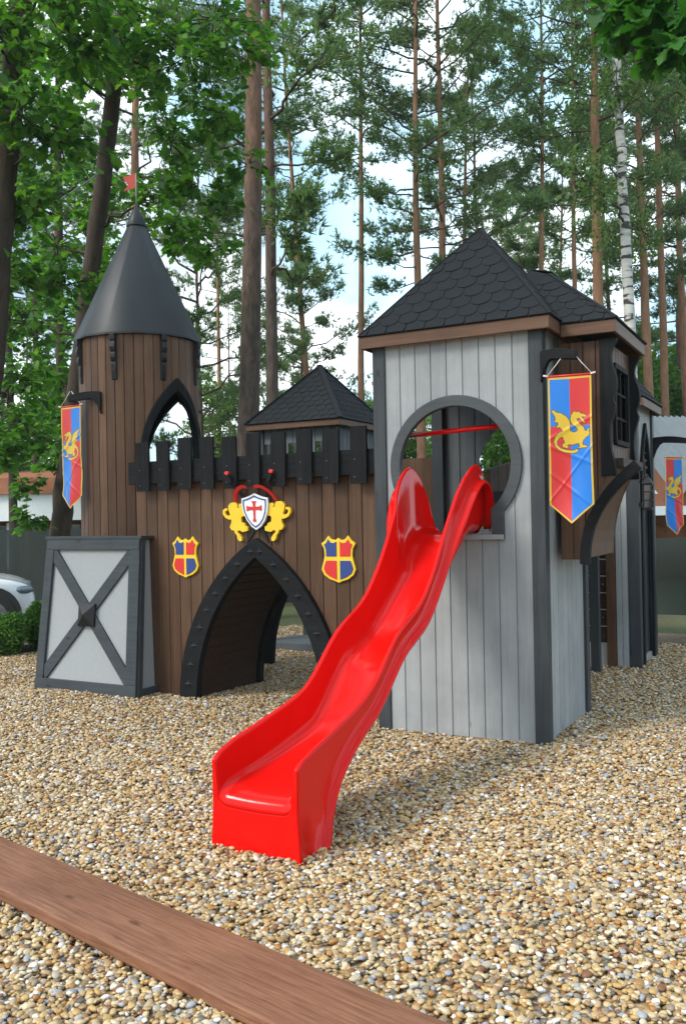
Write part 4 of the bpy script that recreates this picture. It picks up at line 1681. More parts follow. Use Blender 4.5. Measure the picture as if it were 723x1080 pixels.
# ------------------------------------------------------------------ board in the foreground
mb = MB()
A, B = Vector((-1.79, -2.842)), Vector((.624, -3.362))
dd = (B - A).normalized()
nn = Vector((dd.y, -dd.x))
p0, p1 = A - dd * 1.1, B + dd * .9
nseg = 26
for i in range(nseg):
    pass
top, bot = .062, .012
W_ = .315
vs, fs = [], []
for i in range(nseg + 1):
    p = p0 + (p1 - p0) * i / nseg
    for j in range(7):
        q_ = p + nn * W_ * j / 6
        ez = .004 if j in (0, 6) else 0
        vs.append((q_.x, q_.y, top - ez + .0015 * math.sin(i * .9 + j)))
    for j in (0, 6):
        q_ = p + nn * W_ * j / 6
        vs.append((q_.x, q_.y, bot))
for i in range(nseg):
    a, b = i * 9, (i + 1) * 9
    for j in range(6): fs.append((a + j, a + j + 1, b + j + 1, b + j))
    fs += [(a + 7, a, b, b + 7), (a + 6, a + 8, b + 8, b + 6), (a + 8, a + 7, b + 7, b + 8)]
fs += [(0, 1, 2, 3, 4, 5, 6, 8, 7), tuple(nseg * 9 + k for k in (7, 8, 6, 5, 4, 3, 2, 1, 0))]
me = bpy.data.meshes.new('timber_board')
ang = math.atan2(dd.y, dd.x)
ctr = Vector(((p0.x + p1.x) / 2, (p0.y + p1.y) / 2, 0))
rot = Matrix.Rotation(-ang, 3, 'Z')
me.from_pydata([rot @ (Vector(v) - ctr) for v in vs], [], fs)
me.materials.append(M['bench'])
bo = link_mesh('timber_board', me)
bo.location = ctr
bo.rotation_euler = (0, 0, ang)
b_ = bo.modifiers.new('bevel', 'BEVEL'); b_.width = .006; b_.segments = 2; b_.limit_method = 'ANGLE'
setp(bo, 'wide reddish brown timber board lying across the gravel in the foreground', 'board')

# ------------------------------------------------------------------ shade net fences
def net_fence(name, pts, z0, z1, label, step=2.5):
    root = thing(name, label, 'fence', (*pts[0][:2], 0))
    mb = MB()
    rgn = random.Random(len(pts))
    line = []
    for (x0, y0), (x1, y1) in zip(pts, pts[1:]):
        n_ = max(2, int(math.hypot(x1 - x0, y1 - y0) / .3))
        for i in range(n_): line.append((x0 + (x1 - x0) * i / n_, y0 + (y1 - y0) * i / n_))
    line.append(pts[-1])
    V_, nz_ = [], 6
    for i, (x, y) in enumerate(line):
        for j in range(nz_ + 1):
            t = j / nz_
            o = .03 * math.sin(i * .9 + j) + .02 * math.sin(i * 2.3)
            V_.append((x + o, y + o, z0 + (z1 - z0 - .03 * abs(math.sin(i * PI / 8))) * t))
    fs = [(i * (nz_ + 1) + j, (i + 1) * (nz_ + 1) + j, (i + 1) * (nz_ + 1) + j + 1, i * (nz_ + 1) + j + 1) for i in range(len(line) - 1) for j in range(nz_)]
    mb.add(V_, fs)
    mb.smooth = True
    mb.sm = [True] * len(mb.f)
    mb.build('net', M['net'], root)
    acc = 0
    last = None
    for i, (x, y) in enumerate(line):
        if i % 8 == 0:
            mb = MB()
            mb.smooth = True
            mb.tube([(x, y + .05, -.1), (x, y + .05, z1 + .06)], .035, 8)
            mb.build('post', M['oakbark'], root)
    return root


PL = at(-40, 560, 14.5)
PR = at(150, 560, 14.5)
PR2 = at(330, 560, 17)
net_fence('net_fence', [PL[:2], PR[:2], PR2[:2]], -.05, 1.42, 'dark green shade net fence at left, behind the white car')
net_fence('net_fence', [(-2.4, 6.2), (-.25, 6.0), (.6, 5.95), (3.2, 5.7)], .22, 1.18, 'dark green shade net fence at right, behind the rear tower')
mb = MB()
mb.box(-3.0, 4.0, 5.0, 5.9, -.08, .0)
for i in range(0):
    pass
so_ = mb.build('soil_strip', M['soil'], None)
setp(so_, kind='structure')
mb = MB()
mb.smooth = True
pts = [at(-30, 694, 10.35), at(0, 689, 10.4), at(22, 684, 10.5), at(42, 678, 10.65), at(60, 674, 10.8)]
mb.tube([(p[0], p[1], .03) for p in pts], .05, 8)
ed = mb.build('bed_edging', M['edging'])
setp(ed, 'dark bark edging log between gravel and thuja bed', 'edging')


# ------------------------------------------------------------------ leaves and trees
def oak_leaf():
    """lobed leaf outline, stalk at the origin, along +x, unit length"""
    half = [(0, .02), (.14, .07), (.22, .20), (.30, .15), (.38, .30), (.50, .40), (.56, .24), (.66, .30), (.76, .34), (.78, .18), (.88, .17), (1, .0)]
    return np.array(half + [(x, -y) for x, y in half[-2::-1]], float)


OAK = oak_leaf()
OVAL = np.array([(0, 0), (.25, .27), (.6, .30), (1, 0), (.6, -.30), (.25, -.27)], float)


def leaves_np(pos, size, rng, shape, droop=.5, dirs=None):
    """one face per leaf; pos (n,3)"""
    n = len(pos)
    k = len(shape)
    az = rng.uniform(0, 2 * PI, n) if dirs is None else np.arctan2(dirs[:, 1], dirs[:, 0]) + rng.normal(0, .9, n)
    el = rng.normal(-.25 * droop * 2, .45, n)
    x = np.stack([np.cos(az) * np.cos(el), np.sin(az) * np.cos(el), np.sin(el)], -1)
    up = np.stack([rng.normal(0, .45, n), rng.normal(0, .45, n), np.ones(n)], -1)
    y = np.cross(up, x)
    y /= np.linalg.norm(y, axis=1)[:, None]
    z = np.cross(x, y)
    s = size * rng.uniform(.65, 1.25, n)
    V = pos[:, None, :] + s[:, None, None] * (shape[None, :, 0:1] * x[:, None, :] + shape[None, :, 1:2] * y[:, None, :] + (-.18 * shape[None, :, 0:1] ** 2 + .25 * np.abs(shape[None, :, 1:2])) * z[:, None, :])
    return V.reshape(-1, 3)


def branch_path(a, b, rng, sag=.0, n=6, jit=.06):
    a, b = np.asarray(a, float), np.asarray(b, float)
    Lg = np.linalg.norm(b - a)
    P = []
    for i in range(n + 1):
        t = i / n
        p = a + (b - a) * t
        if 0 < i < n: p = p + rng.normal(0, jit * Lg * .5, 3)
        p[2] += -sag * Lg * 4 * t * (1 - t)
        P.append(p)
    return P


def leafy_tree(name, label, cat, trunk, r0, r1, clumps, leaf, mats, size=.13, seed=0, group=None, droop=.5, per=None):
    """trunk: world points; clumps: (centre, (rx, ry, rz), leaves) hung on limbs that leave the trunk"""
    rng = np.random.default_rng(seed)
    base = np.array(trunk[0])
    root = thing(name, label, cat, tuple(base), group)
    tk = MB()
    tk.smooth = True
    n = len(trunk)
    # densify the trunk
    P, Rd = [], []
    for i in range(n - 1):
        for t in np.linspace(0, 1, 6, endpoint=False):
            P.append(np.array(trunk[i]) * (1 - t) + np.array(trunk[i + 1]) * t + rng.normal(0, r0 * .06, 3) * (1 if i or t else 0))
    P.append(np.array(trunk[-1]))
    m = len(P)
    Rd = [r0 + (r1 - r0) * i / (m - 1) for i in range(m)]
    Rd[0] *= 1.35
    Rd[1] *= 1.12
    tk.tube(P, Rd, 12)
    tk.build('trunk', mats[1], root)
    lb = MB()
    lb.smooth = True
    pos, dirs = [], []
    PA = np.array(P)
    LP, LR = [], []
    axis_d = lambda c: np.min(np.linalg.norm(PA - np.array(c, float), axis=1))
    for c, rad, cnt in sorted(clumps, key=lambda q: axis_d(q[0])):
        c = np.array(c, float)
        rad = np.array(rad, float)
        # leave the trunk somewhat below the clump
        want = c[2] - .35 * np.linalg.norm((c - PA[np.argmin(np.abs(PA[:, 2] - c[2]))])[:2])
        j = int(np.argmin(np.abs(PA[:, 2] - want) + .02 * np.arange(m)))
        a = PA[j]
        Lg = np.linalg.norm(c - a)
        rb = min(Rd[j] * .55, .012 + .016 * Lg)
        if LP:          # fork from a limb that already reaches that way
            dl = np.linalg.norm(np.array(LP) - c, axis=1)
            jj = int(np.argmin(dl))
            if dl[jj] < .75 * Lg:
                a, Lg = LP[jj], dl[jj]
                rb = min(LR[jj] * .85, .012 + .016 * Lg)
        bp = branch_path(a, c, rng, -.02, 7, .07)
        LP += [np.array(p) for p in bp[2:7]]
        LR += [max(.006, rb * (1 - .75 * i / 7)) for i in range(2, 7)]
        lb.tube(bp, [rb * (1 - .75 * i / 7) for i in range(8)], 6, False)
        cnt = int(cnt * .8)
        nt_ = max(6, cnt // 16)
        for q in range(nt_):
            d = rng.normal(0, 1, 3)
            d /= np.linalg.norm(d)
            e = c + d * rad * rng.uniform(.45, 1.0)
            st = c + (e - c) * rng.uniform(0, .3)
            sgm = branch_path(st, e, rng, .03, 3, .12)
            lb.tube(sgm, [.009, .006, .004, .002], 4, False)
            k = cnt // nt_
            t = rng.uniform(.25, 1.05, k)
            base_ = np.array([np.interp(t, [0, .333, .667, 1], [s_[ax] for s_ in sgm]) for ax in range(3)]).T
            pos.append(base_ + rng.normal(0, .035 + .03 * rad.mean(), (k, 3)))
            dirs.append(np.tile((e - st), (k, 1)))
    lb.build('limbs', mats[2] if len(mats) > 2 else mats[1], root)
    pos, dirs = np.concatenate(pos), np.concatenate(dirs)
    V = leaves_np(pos - base, size, rng, leaf, droop, dirs)
    link_mesh('crown', np_mesh('crown', V, len(leaf), mats[0]), root)
    return root


def cl_(px, py, d, rx, n, rz=None, dy=None):
    return (at(px, py, d), (rx, dy or rx, rz or rx * .75), n)


OM = (M['oakleaf'], M['oakbark'])
# the leaning oak beside the turret
tr_ = [at(52, 640, 12.3), at(64, 560, 12.3), at(78, 440, 12.2), at(92, 320, 12.1), at(112, 160, 12.0), at(133, 0, 11.9), at(150, -160, 11.8)]
tr_[0][2] = -.1
cls = [cl_(200, 60, 11.0, 1.0, 520), cl_(225, 20, 11.3, .9, 450), cl_(180, 150, 11.4, .75, 330), cl_(235, 120, 11.2, .55, 230), cl_(190, 235, 11.2, .6, 280), cl_(225, 262, 11.0, .4, 150), cl_(150, 60, 11.6, .9, 420),
       cl_(120, 30, 11.0, .8, 420), cl_(60, 60, 11.5, .9, 500), cl_(100, 200, 12.8, .9, 420), cl_(60, 260, 12.9, .9, 450), cl_(30, 340, 12.6, .9, 480), cl_(60, 400, 12.9, .8, 420), cl_(130, 280, 12.9, .6, 260), cl_(255, 50, 10.9, .5, 190), cl_(262, 175, 11.2, .4, 120),
       cl_(165, 205, 11.6, .5, 170), cl_(210, 195, 11.1, .45, 170), cl_(240, 215, 11.3, .35, 90), cl_(150, -60, 11.2, 1.1, 500), cl_(230, -70, 11.2, 1.1, 450), cl_(120, 420, 13.4, .5, 160)]
leafy_tree('oak_tree', 'oak with a dark leaning trunk rising beside the turret cone', 'tree', tr_, .15, .085, cls, OAK, OM, .125, 1)
# oak at the left frame edge, nearer
tr_ = [at(-40, 700, 10.2), at(-22, 520, 10.2), at(-6, 330, 10.1), at(8, 150, 10.0), at(22, 0, 9.9), at(30, -120, 9.8)]
tr_[0][2] = -.1
tr_ += [at(34, -260, 9.8)]
cls = [cl_(20, 120, 9.3, .7, 420), cl_(60, 150, 9.8, .7, 380), cl_(-10, 40, 9.4, .7, 380), cl_(80, 50, 10.2, .7, 340), cl_(40, 220, 10.4, .7, 380), cl_(10, 290, 10.5, .6, 320), cl_(70, 300, 11, .6, 300), cl_(20, 400, 11.2, .6, 330), cl_(-10, 470, 11.3, .5, 260),
       cl_(30, 460, 11.6, .5, 240), cl_(-50, 200, 10, .9, 350), cl_(40, 0, 9.6, .8, 380), cl_(100, -10, 9.6, .7, 300), cl_(60, 480, 12.2, .35, 130), cl_(30, 545, 12.0, .32, 110), cl_(20, 515, 11.8, .35, 110)]
rngo = random.Random(61)
for q in range(30):  # unseen overhead clumps, added to this oak to cast shade on the castle
    cls.append((np.array([rngo.uniform(-9.5, -2.6), rngo.uniform(-6.2, -2.2), rngo.uniform(6.8, 8.6)]), (1.0, 1.0, .5), 210))
leafy_tree('oak_tree', 'oak with a thick dark trunk at the left edge of the picture', 'tree', tr_, .17, .10, cls, OAK, OM, .125, 2)
# slimmer broadleaf trees farther left
for i, (px, d, lean, lab) in enumerate(((62, 16.5, 4, 'slim broadleaf tree with a thin dark stem between the two oaks'), (14, 19, -6, 'slim broadleaf tree farther back at the far left, partly behind the oaks'), (36, 23, 3, 'tall thin broadleaf tree rising behind the brown house at left'))):
    b = at(px, 560, d); b[2] = -.1
    tr_ = [b] + [np.array([*at(px + lean * t, 400, d)[:2], z]) for t, z in ((.3, 2.5), (.6, 5), (1, 8), (1.3, 11))]
    rng = random.Random(20 + i)
    cls = []
    for q in range(20):
        z = rng.uniform(2.6, 11)
        p = np.array([*at(px + lean + rng.uniform(-75, 75), 400, d + rng.uniform(-1.2, 1.2))[:2], z])
        cls.append((p, (.9, .9, .6), 230))
    leafy_tree('broadleaf_tree', lab, 'tree', tr_, .10, .04, cls, OVAL, (M['oakleaf'], M['oakbark']), .15, 30 + i)
# a bough of another oak reaching in at the top right, near
tr_ = [at(980, 700, 8.5), at(985, 400, 8.4), at(960, 100, 8.2), at(940, -200, 8.0)]
tr_[0][2] = -.1
cls = [cl_(690, 15, 6.6, .36, 190, .22), cl_(650, 30, 6.8, .22, 80, .14), cl_(715, 55, 6.4, .28, 120, .18), cl_(735, 10, 6.4, .40, 170), cl_(665, -15, 6.8, .35, 150), cl_(800, 0, 7, .6, 250), cl_(680, 62, 6.6, .16, 36, .1)]
leafy_tree('oak_tree', 'near oak whose bright leafy bough hangs into the top right corner', 'tree', tr_, .17, .10, cls, OAK, (M['oaknear'], M['oakbark']), .15, 5)


# ---- pines
def pine_proto(seed, h, r, crown0, spread, tufts, size=.2, bark='pinebark', lean=(0, 0), sparse=1., curve=0):
    """trunk and crown meshes with the base at the origin"""
    rng = np.random.default_rng(seed)
    tk = MB()
    tk.smooth = True
    P, Rd = [], []
    nseg = 16
    wob = rng.normal(0, .05, (nseg + 1, 2)).cumsum(0) * .45
    for i in range(nseg + 1):
        t = i / nseg
        P.append(np.array([lean[0] * h * t + curve * (h * t) ** 2 + wob[i, 0] * t * (.25 if curve else 1), lean[1] * h * t + wob[i, 1] * t, h * t]))
        Rd.append(r * (1 - .80 * t) * (1.25 if i == 0 else 1))
    tk.tube(P, Rd, 10)
    PA = np.array(P)
    lb = MB()
    lb.smooth = True
    pos, out = [], []
    nb_ = int(34 * sparse)
    for k in range(nb_):
        t = crown0 + (1 - crown0) * (k + rng.uniform(0, 1)) / nb_
        z = h * min(t, .995)
        a = np.array([np.interp(z, PA[:, 2], PA[:, ax]) for ax in range(3)])
        rel = (t - crown0) / (1 - crown0)
        Lb = spread * (.35 + .9 * math.sin(PI * min(1, .18 + .75 * rel))) * rng.uniform(.55, 1.15) * (1.0 if rel < .8 else .7)
        az = k * 2.4 + rng.normal(0, .4)
        up = rng.uniform(-.05, .45) + .35 * rel
        d = np.array([math.cos(az), math.sin(az), up])
        e = a + d * Lb
        bp = branch_path(a, e, rng, .05 - .1 * rel, 6, .05)
        rb = .009 + .009 * Lb
        lb.tube(bp, [rb * (1 - .8 * i / 6) for i in range(7)], 5, False)
        BP = np.array(bp)
        m = int(tufts / nb_)
        side = np.cross(d, [0, 0, 1])
        side /= np.linalg.norm(side)
        for q in range(max(2, m // 14)):
            tt = rng.uniform(.4, 1)
            s0 = np.array([np.interp(tt, np.linspace(0, 1, 7), BP[:, ax]) for ax in range(3)])
            tw = s0 + (d * rng.uniform(.1, .5) + side * rng.uniform(-1, 1) * (1.15 - .5 * tt) + np.array([0, 0, rng.uniform(-.05, .35)])) * Lb * .38
            lb.tube([s0, (s0 + tw) / 2 + rng.normal(0, .03, 3), tw], [.008, .005, .003], 3, False)
            mm = 14
            t3 = rng.uniform(.15, 1.08, mm)[:, None]
            pos.append(s0 + (tw - s0) * t3 + rng.normal(0, .085, (mm, 3)))
            dr = (tw - s0) / (np.linalg.norm(tw - s0) + 1e-6)
            out.append(np.tile(dr, (mm, 1)))
    pos, out = np.concatenate(pos), np.concatenate(out)
    # each tuft: a brush of thin needles
    nn_ = 8
    n = len(pos)
    d = rng.normal(0, 1, (n, nn_, 3)) + out[:, None, :] * 1.3 + np.array([0, 0, .35])
    d /= np.linalg.norm(d, axis=2)[:, :, None]
    wv = np.cross(d, rng.normal(0, 1, (n, nn_, 3)))
    wv /= np.linalg.norm(wv, axis=2)[:, :, None]
    ln = size * rng.uniform(.6, 1.2, (n, nn_, 1))
    wd = size * .085
    p = pos[:, None, :]
    V = np.stack([p - wv * wd, p + wv * wd, p + d * ln], 2).reshape(-1, 3)
    o1 = tk.build('trunk', M[bark])
    o2 = lb.build('limbs', M['limb'])
    me3 = np_mesh('crown', V, 3, M['needle'])
    ms = (o1.data, o2.data, me3)
    for o in (o1, o2): bpy.data.objects.remove(o)
    return ms


protos = {
    'a': pine_proto(11, 17, .145, .44, 2.2, 5200, .15, 'pineorange'),
    'b': pine_proto(12, 19, .125, .60, 2.0, 4200, .15, 'pineorange', (.012, 0)),
    'c': pine_proto(13, 15, .11, .30, 2.0, 5600, .15, 'pinebark', (-.01, .01)),
    'd': pine_proto(14, 18, .182, .60, 2.4, 5000, .15, 'pinebark', (.060, 0), 1, -.0026),
    'e': pine_proto(15, 10, .07, .16, 1.8, 5600, .15, 'pinebark'),      # young, green almost to the ground
}


def put_tree(name, ms, px, d, sc, rotz, label, group, tilt=0, z=-.1, wide=1):
    b = at(px, 548, d)
    root = thing(name, label, 'tree', (b[0], b[1], z), group)
    root.rotation_euler = (0, 0, 0)
    for nm, me in zip(('trunk', 'limbs', 'crown'), ms):
        o = link_mesh(nm, me, root)
        # lean in the picture plane
        o.matrix_local = Matrix.Rotation(tilt, 4, Vector(CF)) @ Matrix.Rotation(rotz, 4, 'Z') @ Matrix.Diagonal((sc * wide, sc * wide, sc, 1))
    return root


G = 'pines standing in the woods'
# near, individually recognisable trunks
put_tree('pine_tree', protos['d'], 253, 14.0, 1.05, YAW, 'thickest pine trunk, right behind the battlements left of the small roof', G, .0)
put_tree('pine_tree', protos['c'], 288, 17.0, 1.3, 5.2, 'dark pine close behind the thickest trunk, partly hidden by it', G, .0)
put_tree('pine_tree', protos['b'], 336, 26, .92, 1.0, 'slender pine between the thickest trunk and the small back roof tip', G, -.06)
put_tree('pine_tree', protos['b'], 381, 25, .98, 4.4, 'straight pine rising over the right end of the small back roof', G, .02)
put_tree('pine_tree', protos['a'], 446, 23, 1.0, 2.8, 'straight pine left of the grey tower roof peak', G, -.0)
put_tree('pine_tree', protos['a'], 468, 24, 1.05, 5.1, 'orange pine directly above the grey tower roof, left of its peak', G, .012)
put_tree('pine_tree', protos['b'], 480, 27, .85, .3, 'thinner orange pine just behind the grey tower roof peak', G, .03)
put_tree('pine_tree', protos['a'], 634, 17, .95, 1.7, 'pine with stout orange stem immediately left of the white birch', G, -.0)
put_tree('pine_tree', protos['b'], 608, 25, .9, 2.9, 'thin pine left of the stout orange stem and the birch', G, .02)
put_tree('pine_tree', protos['a'], 689, 26, 1.15, 3.8, 'orange pine just right of the white birch', G, -.01)
put_tree('pine_tree', protos['b'], 703, 27, 1.2, .9, 'orange pine second to the right of the white birch', G, -.01)
put_tree('pine_tree', protos['a'], 142, 20, 1.05, 2.0, 'grey brown pine trunk directly behind the red pennant', G, .012)
put_tree('pine_tree', protos['b'], 232, 30, .8, 3.3, 'crooked thin pine between the turret cone and the thickest trunk', G, .02)
put_tree('pine_tree', protos['e'], 322, 27, .95, .5, 'young bushy pine behind the small back roof, nearer than its neighbours', G, 0)
put_tree('pine_tree', protos['e'], 215, 24, 1.15, 1.9, 'young bushy pine showing between turret cone and thickest trunk', G, 0)
rng = random.Random(77)
keys = 'aabbcde'
far = [(-60, 33, 'c'), (5, 36, 'c'), (70, 34, 'a'), (115, 40, 'b'), (245, 46, 'c'), (310, 46, 'e'), (418, 48, 'e'),
       (515, 30, 'c'), (540, 42, 'b'), (552, 30, 'e'), (567, 25, 'b'), (590, 36, 'c'), (612, 40, 'e'), (650, 31, 'c'), (680, 34, 'b'), (698, 38, 'e'), (716, 32, 'c'), (728, 29, 'a'), (745, 34, 'c'), (762, 27, 'b'), (785, 36, 'c'), (-110, 38, 'c'),
       (495, 50, 'e'), (560, 54, 'b'), (625, 56, 'e'), (695, 52, 'e'), (30, 48, 'c'), (265, 56, 'e'), (335, 58, 'e'), (455, 58, 'e')]
for px, d, k in far:
    put_tree('pine_tree', protos[k], px, d, rng.uniform(.88, 1.15), rng.uniform(0, 6.28), 'pine of the deeper woods, small with distance, crowns merging with its neighbours', 'pines of the deeper woods', rng.uniform(-.02, .02))

# birch on the right
b = at(668, 548, 16); b[2] = -.1
tr_ = [b] + [np.array([*at(px, 400, 16)[:2], z]) for px, z in ((667, 2.5), (665, 4.5), (661, 7), (657, 9.5), (650, 12.5))]
rngb = random.Random(9)
cls = []
for q in range(17):
    z = rngb.uniform(6.0, 12)
    cls.append((np.array([*at(658 + rngb.uniform(-45, 70), 400, 16 + rngb.uniform(-.9, .9))[:2], z]), (.55, .55, .85), 420))
leafy_tree('birch_tree', 'white barked birch with black marks right of the grey tower', 'tree', tr_, .125, .06, cls, OVAL, (M['birchleaf'], M['birchbark'], M['birchlimb']), .075, 44, droop=1.2)

# light green undergrowth and young broadleaf trees between the trunks
def bush_proto(seed, h, rad, n, size, leaf=OVAL, mat='birchleaf'):
    rng = np.random.default_rng(seed)
    lb = MB()
    lb.smooth = True
    pos = []
    for k in range(26):
        z = h * (.12 + .88 * (k + rng.uniform(0, 1)) / 26)
        rr = rad * math.sin(PI * min(.97, .25 + .72 * z / h)) * rng.uniform(.3, 1)
        az = rng.uniform(0, 6.28)
        e = np.array([rr * math.cos(az), rr * math.sin(az), z])
        lb.tube(branch_path((0, 0, max(0, z - rr * .6)), e, rng, 0, 4, .1), [.02, .015, .01, .008, .004], 4, False)
        c = n // 26
        q = rng.normal(0, 1, (c, 3))
        q /= np.linalg.norm(q, axis=1)[:, None]
        pos.append(e + q * rng.uniform(.2, 1, (c, 1)) ** .6 * np.array([rad * .42, rad * .42, rad * .30]))
    tk = MB()
    tk.smooth = True
    tk.tube([(0, 0, -.1), (.05, 0, h * .5), (0, .05, h * .95)], [.06, .04, .012], 8)
    V = leaves_np(np.concatenate(pos), size, rng, leaf, .5)
    o1 = tk.build('trunk', M['graybark'])
    o2 = lb.build('limbs', M['graybark'])
    ms = (o1.data, o2.data, np_mesh('crown', V, len(leaf), M[mat]))
    for o in (o1, o2): bpy.data.objects.remove(o)
    return ms


bp = [bush_proto(51, 6.0, 1.5, 5200, .13), bush_proto(52, 4.2, 1.5, 4800, .13), bush_proto(53, 5.5, 1.7, 5200, .14, OVAL, 'oakleaf')]
und = [(92, 27, 2, 1.1), (-20, 24, 2, 1.0), (176, 36, 1, .8), (222, 28, 0, 1.0), (262, 31, 1, 1.0), (300, 30, 0, .95), (350, 32, 0, 1.0), (400, 31, 0, .95), (425, 26, 1, .95), (495, 26, 0, 1.1), (530, 24, 2, 1.0), (560, 27, 1, 1.2), (600, 22, 2, 1.0),
       (640, 27, 2, 1.05), (672, 29, 2, 1.1), (700, 31, 2, 1.2), (722, 32, 2, 1.1), (748, 33, 2, 1.1), (20, 30, 1, 1.1), (60, 33, 0, 1.2), (312, 38, 1, 1.3), (385, 40, 1, 1.3), (470, 38, 1, 1.4), (585, 36, 2, 1.4), (660, 35, 2, 1.5), (715, 34, 2, 1.4)]
for px, d, k, sc in und:
    put_tree('young_tree', bp[k], px, d, sc, rng.uniform(0, 6.28), 'light green young broadleaf tree among the pine trunks', 'young broadleaf trees under the pines', 0)

# clipped thuja shrubs at the left
def shrub(px, d, r, h, label, seed):
    rng_ = np.random.default_rng(seed)
    b = at(px, 690, d)
    root = thing('thuja_shrub', label, 'shrub', (b[0], b[1], 0), 'thuja shrubs by the gravel edge')
    n = 5200
    q = rng_.normal(0, 1, (n, 3))
    q /= np.linalg.norm(q, axis=1)[:, None]
    q[:, 2] = np.abs(q[:, 2]) * np.where(rng_.uniform(0, 1, n) < .3, -1, 1)
    lump = 1 + .10 * np.sin(5 * q[:, 0] + 3 * q[:, 2] + seed) + .08 * np.sin(9 * q[:, 1] + 4 * q[:, 2])
    p = q * (rng_.uniform(.55, 1.02, (n, 1)) * lump[:, None]) * np.array([r, r, h / 2]) + np.array([0, 0, h / 2])
    V = leaves_np(p, .055, rng_, OVAL * np.array([1, .7]), -1.2, q)
    link_mesh('foliage', np_mesh('foliage', V, 6, M['thuja']), root)
    mb = MB()
    mb.tube([(0, 0, -.05), (0, 0, h * .6)], [.03, .015], 6)
    mb.build('stem', M['oakbark'], root, local=True)


shrub(9, 10.3, .20, .46, 'rounded green thuja shrub at the left edge in front of car', 3)
shrub(41, 10.6, .14, .55, 'rounded green thuja shrub beside the shield box', 4)
mb = MB()
P = [at(-70, 690, 10.5), at(42, 684, 10.5), at(60, 660, 12.4), at(-70, 660, 12.4)]
mb.hexa([(p[0], p[1], -.08) for p in P] + [(p[0], p[1], .004) for p in P])
sb = mb.build('planting_bed', M['soil'])
setp(sb, kind='structure')

# ------------------------------------------------------------------ white car at the left edge
car = thing('parked_car', 'white parked car showing its front wing and headlight at the left edge', 'car', tuple(at(-30, 660, 12.0) * np.array([1, 1, 0])))
cf = Vector((CR[0], CR[1], 0)).normalized()            # points to the right of the picture: the car's nose
cf = (Matrix.Rotation(R(20), 3, 'Z') @ cf)
cs = Vector((-cf.y, cf.x, 0))                           # away from the camera
nose = Vector(at(39, 640, 11.8)); nose.z = 0


def cp(u, s_, z):     # u metres behind the nose, s_ across (0 = near flank), z up
    return nose - cf * u + cs * s_ + Vector((0, 0, z * .95))


prof = [(.0, .42, .52), (.04, .30, .66), (.12, .25, .74), (.35, .22, .82), (.9, .20, .90), (1.25, .20, .94), (1.5, .20, 1.02), (1.95, .20, 1.32), (2.3, .20, 1.42), (3.2, .20, 1.42), (3.8, .22, 1.30), (4.15, .26, 1.05), (4.3, .32, .85), (4.35, .40, .6)]
Wc = 1.75
mb = MB()
mb.smooth = True
rings = []
ring_n = 13
for u, zl, zh in prof:
    taper = .22 * max(0, 1 - u / .5) ** 2 + .12 * max(0, (u - 3.9) / .5)
    belt = min(zh, .88)
    sec = [(taper + .10, zl), (taper + .02, zl + .08), (taper, (zl + belt) / 2), (taper + .03, belt - .02), (taper + .10 + .30 * max(0, zh - .95), belt + (zh - belt) * .75), (taper + .30 + .12 * max(0, zh - .95), zh - .01), (Wc / 2, zh + .02)]
    sec += [(Wc - a, b) for a, b in sec[-2::-1]]
    for s_, z in sec: mb.v.append(tuple(cp(u, s_, z)))
for i in range(len(prof) - 1):
    for k in range(ring_n - 1):
        a = i * ring_n + k
        mb.f.append([a, a + 1, a + ring_n + 1, a + ring_n]); mb.mi.append(0); mb.sm.append(True)
for i in (0, len(prof) - 1):
    mb.f.append([i * ring_n + k for k in range(ring_n)]); mb.mi.append(0); mb.sm.append(True)
body = mb.build('body', M['carpaint'], car)
ss = body.modifiers.new('subsurf', 'SUBSURF'); ss.levels = ss.render_levels = 2
mb = MB()
mb.smooth = False
for side in (-.012, ):
    for (a, b) in (((1.62, 1.02), (2.75, 1.02)), ((2.82, 1.02), (3.7, 1.02))):
        mb.add([cp(a[0], .12, a[1] - .06), cp(b[0], .12, b[1] - .06), cp(b[0] - .15, .24, 1.32), cp(a[0] + .42, .24, 1.32)], [(0, 1, 2, 3)])
mb.build('side_window', M['glassdark'], car)
